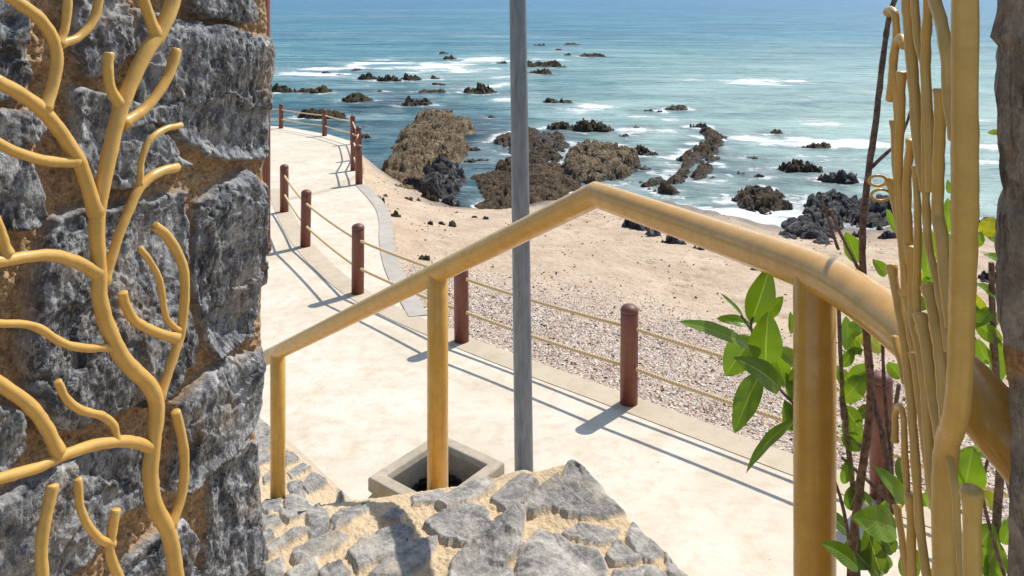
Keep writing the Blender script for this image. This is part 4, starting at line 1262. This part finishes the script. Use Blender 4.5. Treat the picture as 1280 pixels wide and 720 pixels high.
shrub('leafy_shrub', 'shrub with glossy green oval leaves reaching out left of the thick yellow post', 'shrub',
      [((5, 3), [(1075, 760, 1.75), (1050, 620, 1.75), (1012, 545, 1.74), k1(395, 482), k1(345, 425), k1(290, 340), k1(255, 235), k1(262, 190)]), (3, [k1(290, 345), k1(255, 300)]), (3, [k1(255, 240), k1(222, 190)])],
      [(k1(255, 212), k1(312, 28), w1(86), .35, .25), (k1(268, 212, 1.76), k1(358, 124, 1.76), w1(52), .6, .5), (k1(255, 298, 1.68), k1(22, 195, 1.6), w1(56), .62, .85), (k1(258, 225, 1.74), k1(143, 195, 1.74), w1(34), .75, .7),
       (k1(228, 192, 1.76), k1(154, 114, 1.76), w1(18), .55, .9), (k1(302, 345, 1.66), k1(310, 168, 1.64), w1(104), .5, -.1), (k1(262, 262, 1.76), k1(172, 378, 1.76), w1(98), .7, .2), (k1(347, 428, 1.64), k1(198, 315, 1.6), w1(82), .42, .4),
       (k1(282, 380, 1.7), k1(200, 560, 1.68), w1(84), .5, .3), (k1(392, 530, 1.68), k1(238, 688, 1.66), w1(46), .55, .6), (k1(398, 350, 1.7), k1(328, 288, 1.66), w1(50), .6, .6), (k1(335, 320, 1.72), k1(368, 415, 1.72), w1(62), .8, .1),
       (k1(385, 460), k1(396, 345), w1(50), .6, .2), (k1(388, 565), k1(362, 458), w1(52), .65, .3), (k1(384, 250), k1(380, 175), w1(26), .7, .6)],
      (.95, 1.75, zpath(1.75) + .12))
shrub('bare_sapling', 'bare dark brown branch rising against the sea left of the coral gate', 'sapling',
      [((11, 6), [(1062, 760, 1.6), (1066, 680, 1.6), (1076, 600, 1.6), (1088, 500, 1.6), (1082, 400, 1.6), (1078, 300, 1.6), (1085, 220, 1.6), (1095, 150, 1.6), (1104, 70, 1.6), (1112, 20, 1.6), (1124, -15, 1.6)]),
       ((5, 3), [(1085, 213, 1.6), (1104, 195, 1.6), (1122, 178, 1.6), (1132, 158, 1.6), (1138, 138, 1.6)]), ((9, 7), [(1117, 640, 1.62), (1103, 543, 1.62), (1092, 503, 1.62), (1085, 455, 1.62), (1082, 410, 1.62)]),
       ((6, 4), [(1115, 600, 1.64), (1110, 540, 1.64), (1105, 480, 1.64), (1103, 420, 1.64)])], None, (1.0, 1.6, zpath(1.6) + .12))
shrub('leafy_shrub', 'low shrub of broad bright leaves and stems between the thick post and the gate', 'shrub',
      [((8, 5), [(1072, 760, 1.7), (1070, 650), (1058, 540), (1052, 470), (1048, 380)]), (4, [k6(195, 100), k6(215, 210), k6(270, 275)]), (4, [k6(200, 310), k6(300, 400), k6(380, 480)]),
       ((4, 3), [(1048, 312, 1.7), (1037, 280, 1.7), (1027, 250, 1.7)]), ((4, 3), [(1075, 340, 1.7), (1052, 295, 1.7), (1037, 262, 1.7)]), (5, [(1100, 760, 1.75), (1096, 650, 1.75), (1110, 560, 1.75), (1124, 480, 1.75)])],
      [(k6(200, 118), k6(282, 0), w6(66), .85, .3), (k6(205, 130), k6(262, 205), w6(66), .12, .1), (k6(200, 232), k6(278, 268), w6(66), .7, .4), (k6(418, 465, 1.6), k6(306, 328, 1.6), w6(60), .8, .4),
       (k6(388, 558, 1.55), k6(232, 505, 1.5), w6(108), .8, .25), (k6(255, 690, 1.22), k6(128, 596, 1.2), w6(72), .55, .5), (k6(38, 112), k6(5, 10), w6(40), .75, .4), (k6(40, 215), k6(2, 105), w6(56), .7, .3),
       (k6(290, 570), k6(335, 700), w6(80), .05, .2), (k6(225, 490), k6(262, 378), w6(66), .08, .3), (k6(215, 600), k6(300, 690, 1.7), w6(90), .3, .1), (k6(205, 400), k6(225, 300), w6(40), .65, .3), (k6(330, 720), k6(250, 640), w6(80), .2, .5), (k6(380, 640), k6(330, 560), w6(60), .1, .2),
       (k5(35, 300), k5(-8, 188), w6(64), .7, .3), (k5(130, 345), k5(85, 285), w6(44), .75, .4), (k5(165, 195), k5(134, 108), w6(24), .6, .3), (k5(52, 508), k5(0, 556), w6(50), .7, .3), (k5(0, 700), k5(90, 648), w6(62), .75, .4), (k5(0, 602), k5(55, 600), w6(36), .7, .5), (k5(20, 566), k5(42, 620), w6(34), .15, .2),
       (k5(180, 700), k5(140, 640), w6(50), .6, .4), (k5(-20, 660), k5(20, 590), w6(40), .5, .2), (k6(470, 700), k6(420, 610), w6(70), .15, .2), (k6(300, 130), k6(250, 180), w6(40), .05, .2)],
      (.85, 1.7, zpath(1.7) + .12), more=[(1052, 1118, 570, 730, 8, .35), (1050, 1110, 400, 560, 5, .6), (1130, 1180, 600, 740, 5, .35)])
shrub('leafy_shrub', 'shrub with yellow green leaves and grey twigs between gate trunk and stone pillar', 'shrub',
      [((5, 4), [(1262, 740, 1.5), (1236, 655, 1.5), (1222, 590, 1.5)]), ((12, 9), [(1240, 760, 1.75), (1246, 650, 1.75), (1252, 560, 1.75)]), ((9, 7), [(1252, 560, 1.75), (1244, 451, 1.72), (1241, 400, 1.72), (1239, 328, 1.72)]),
       (4, [(1228, 600, 1.55), (1236, 570, 1.55)]), (5, [(1215, 740, 1.7), (1222, 640, 1.7), (1218, 560, 1.7)])],
      [(k6(622, 425, 1.5), k6(655, 262, 1.5), w6(110), .78, .1), (k6(680, 612), k6(724, 535), w6(66), .7, .3), (k6(690, 720), k6(742, 590), w6(110), .75, .2), (k6(760, 610), k6(788, 505), w6(50), .7, .3), (k6(720, 720), k6(700, 640), w6(70), .5, .4),
       (k5(345, 195), k5(346, 70), w6(42), .8, .2), (k5(278, 355), k5(260, 205), w6(46), .82, .2), (k5(298, 395), k5(262, 345), w6(40), .75, .3), (k5(350, 60), k5(345, 10), w6(20), .6, .2), (k5(352, 262), k5(348, 195), w6(36), .85, .4),
       (k5(468, 205), k5(506, 138), w6(66), .98, .3), (k5(545, 240), k5(470, 195), w6(46), .85, .6), (k5(545, 305), k5(468, 268), w6(40), .8, .6), (k5(530, 420), k5(440, 368), w6(46), .75, .5), (k5(440, 505), k5(535, 565), w6(56), .8, .4), (k5(448, 565), k5(488, 650), w6(50), .7, .3),
       (k5(438, 245), k5(462, 188), w6(38), .85, .3), (k5(500, 460), k5(445, 520), w6(50), .7, .3), (k5(525, 640), k5(500, 540), w6(50), .6, .3), ((1250, 166, 1.6), (1234, 165, 1.6), 7, .95, .4), (k5(310, 400), k5(275, 360), w6(40), .7, .3)],
      (1.05, 1.72, zpath(1.72) + .12), more=[(1214, 1268, 560, 740, 7, .7), (1150, 1175, 260, 400, 5, .7), (1214, 1258, 380, 520, 7, .6)])
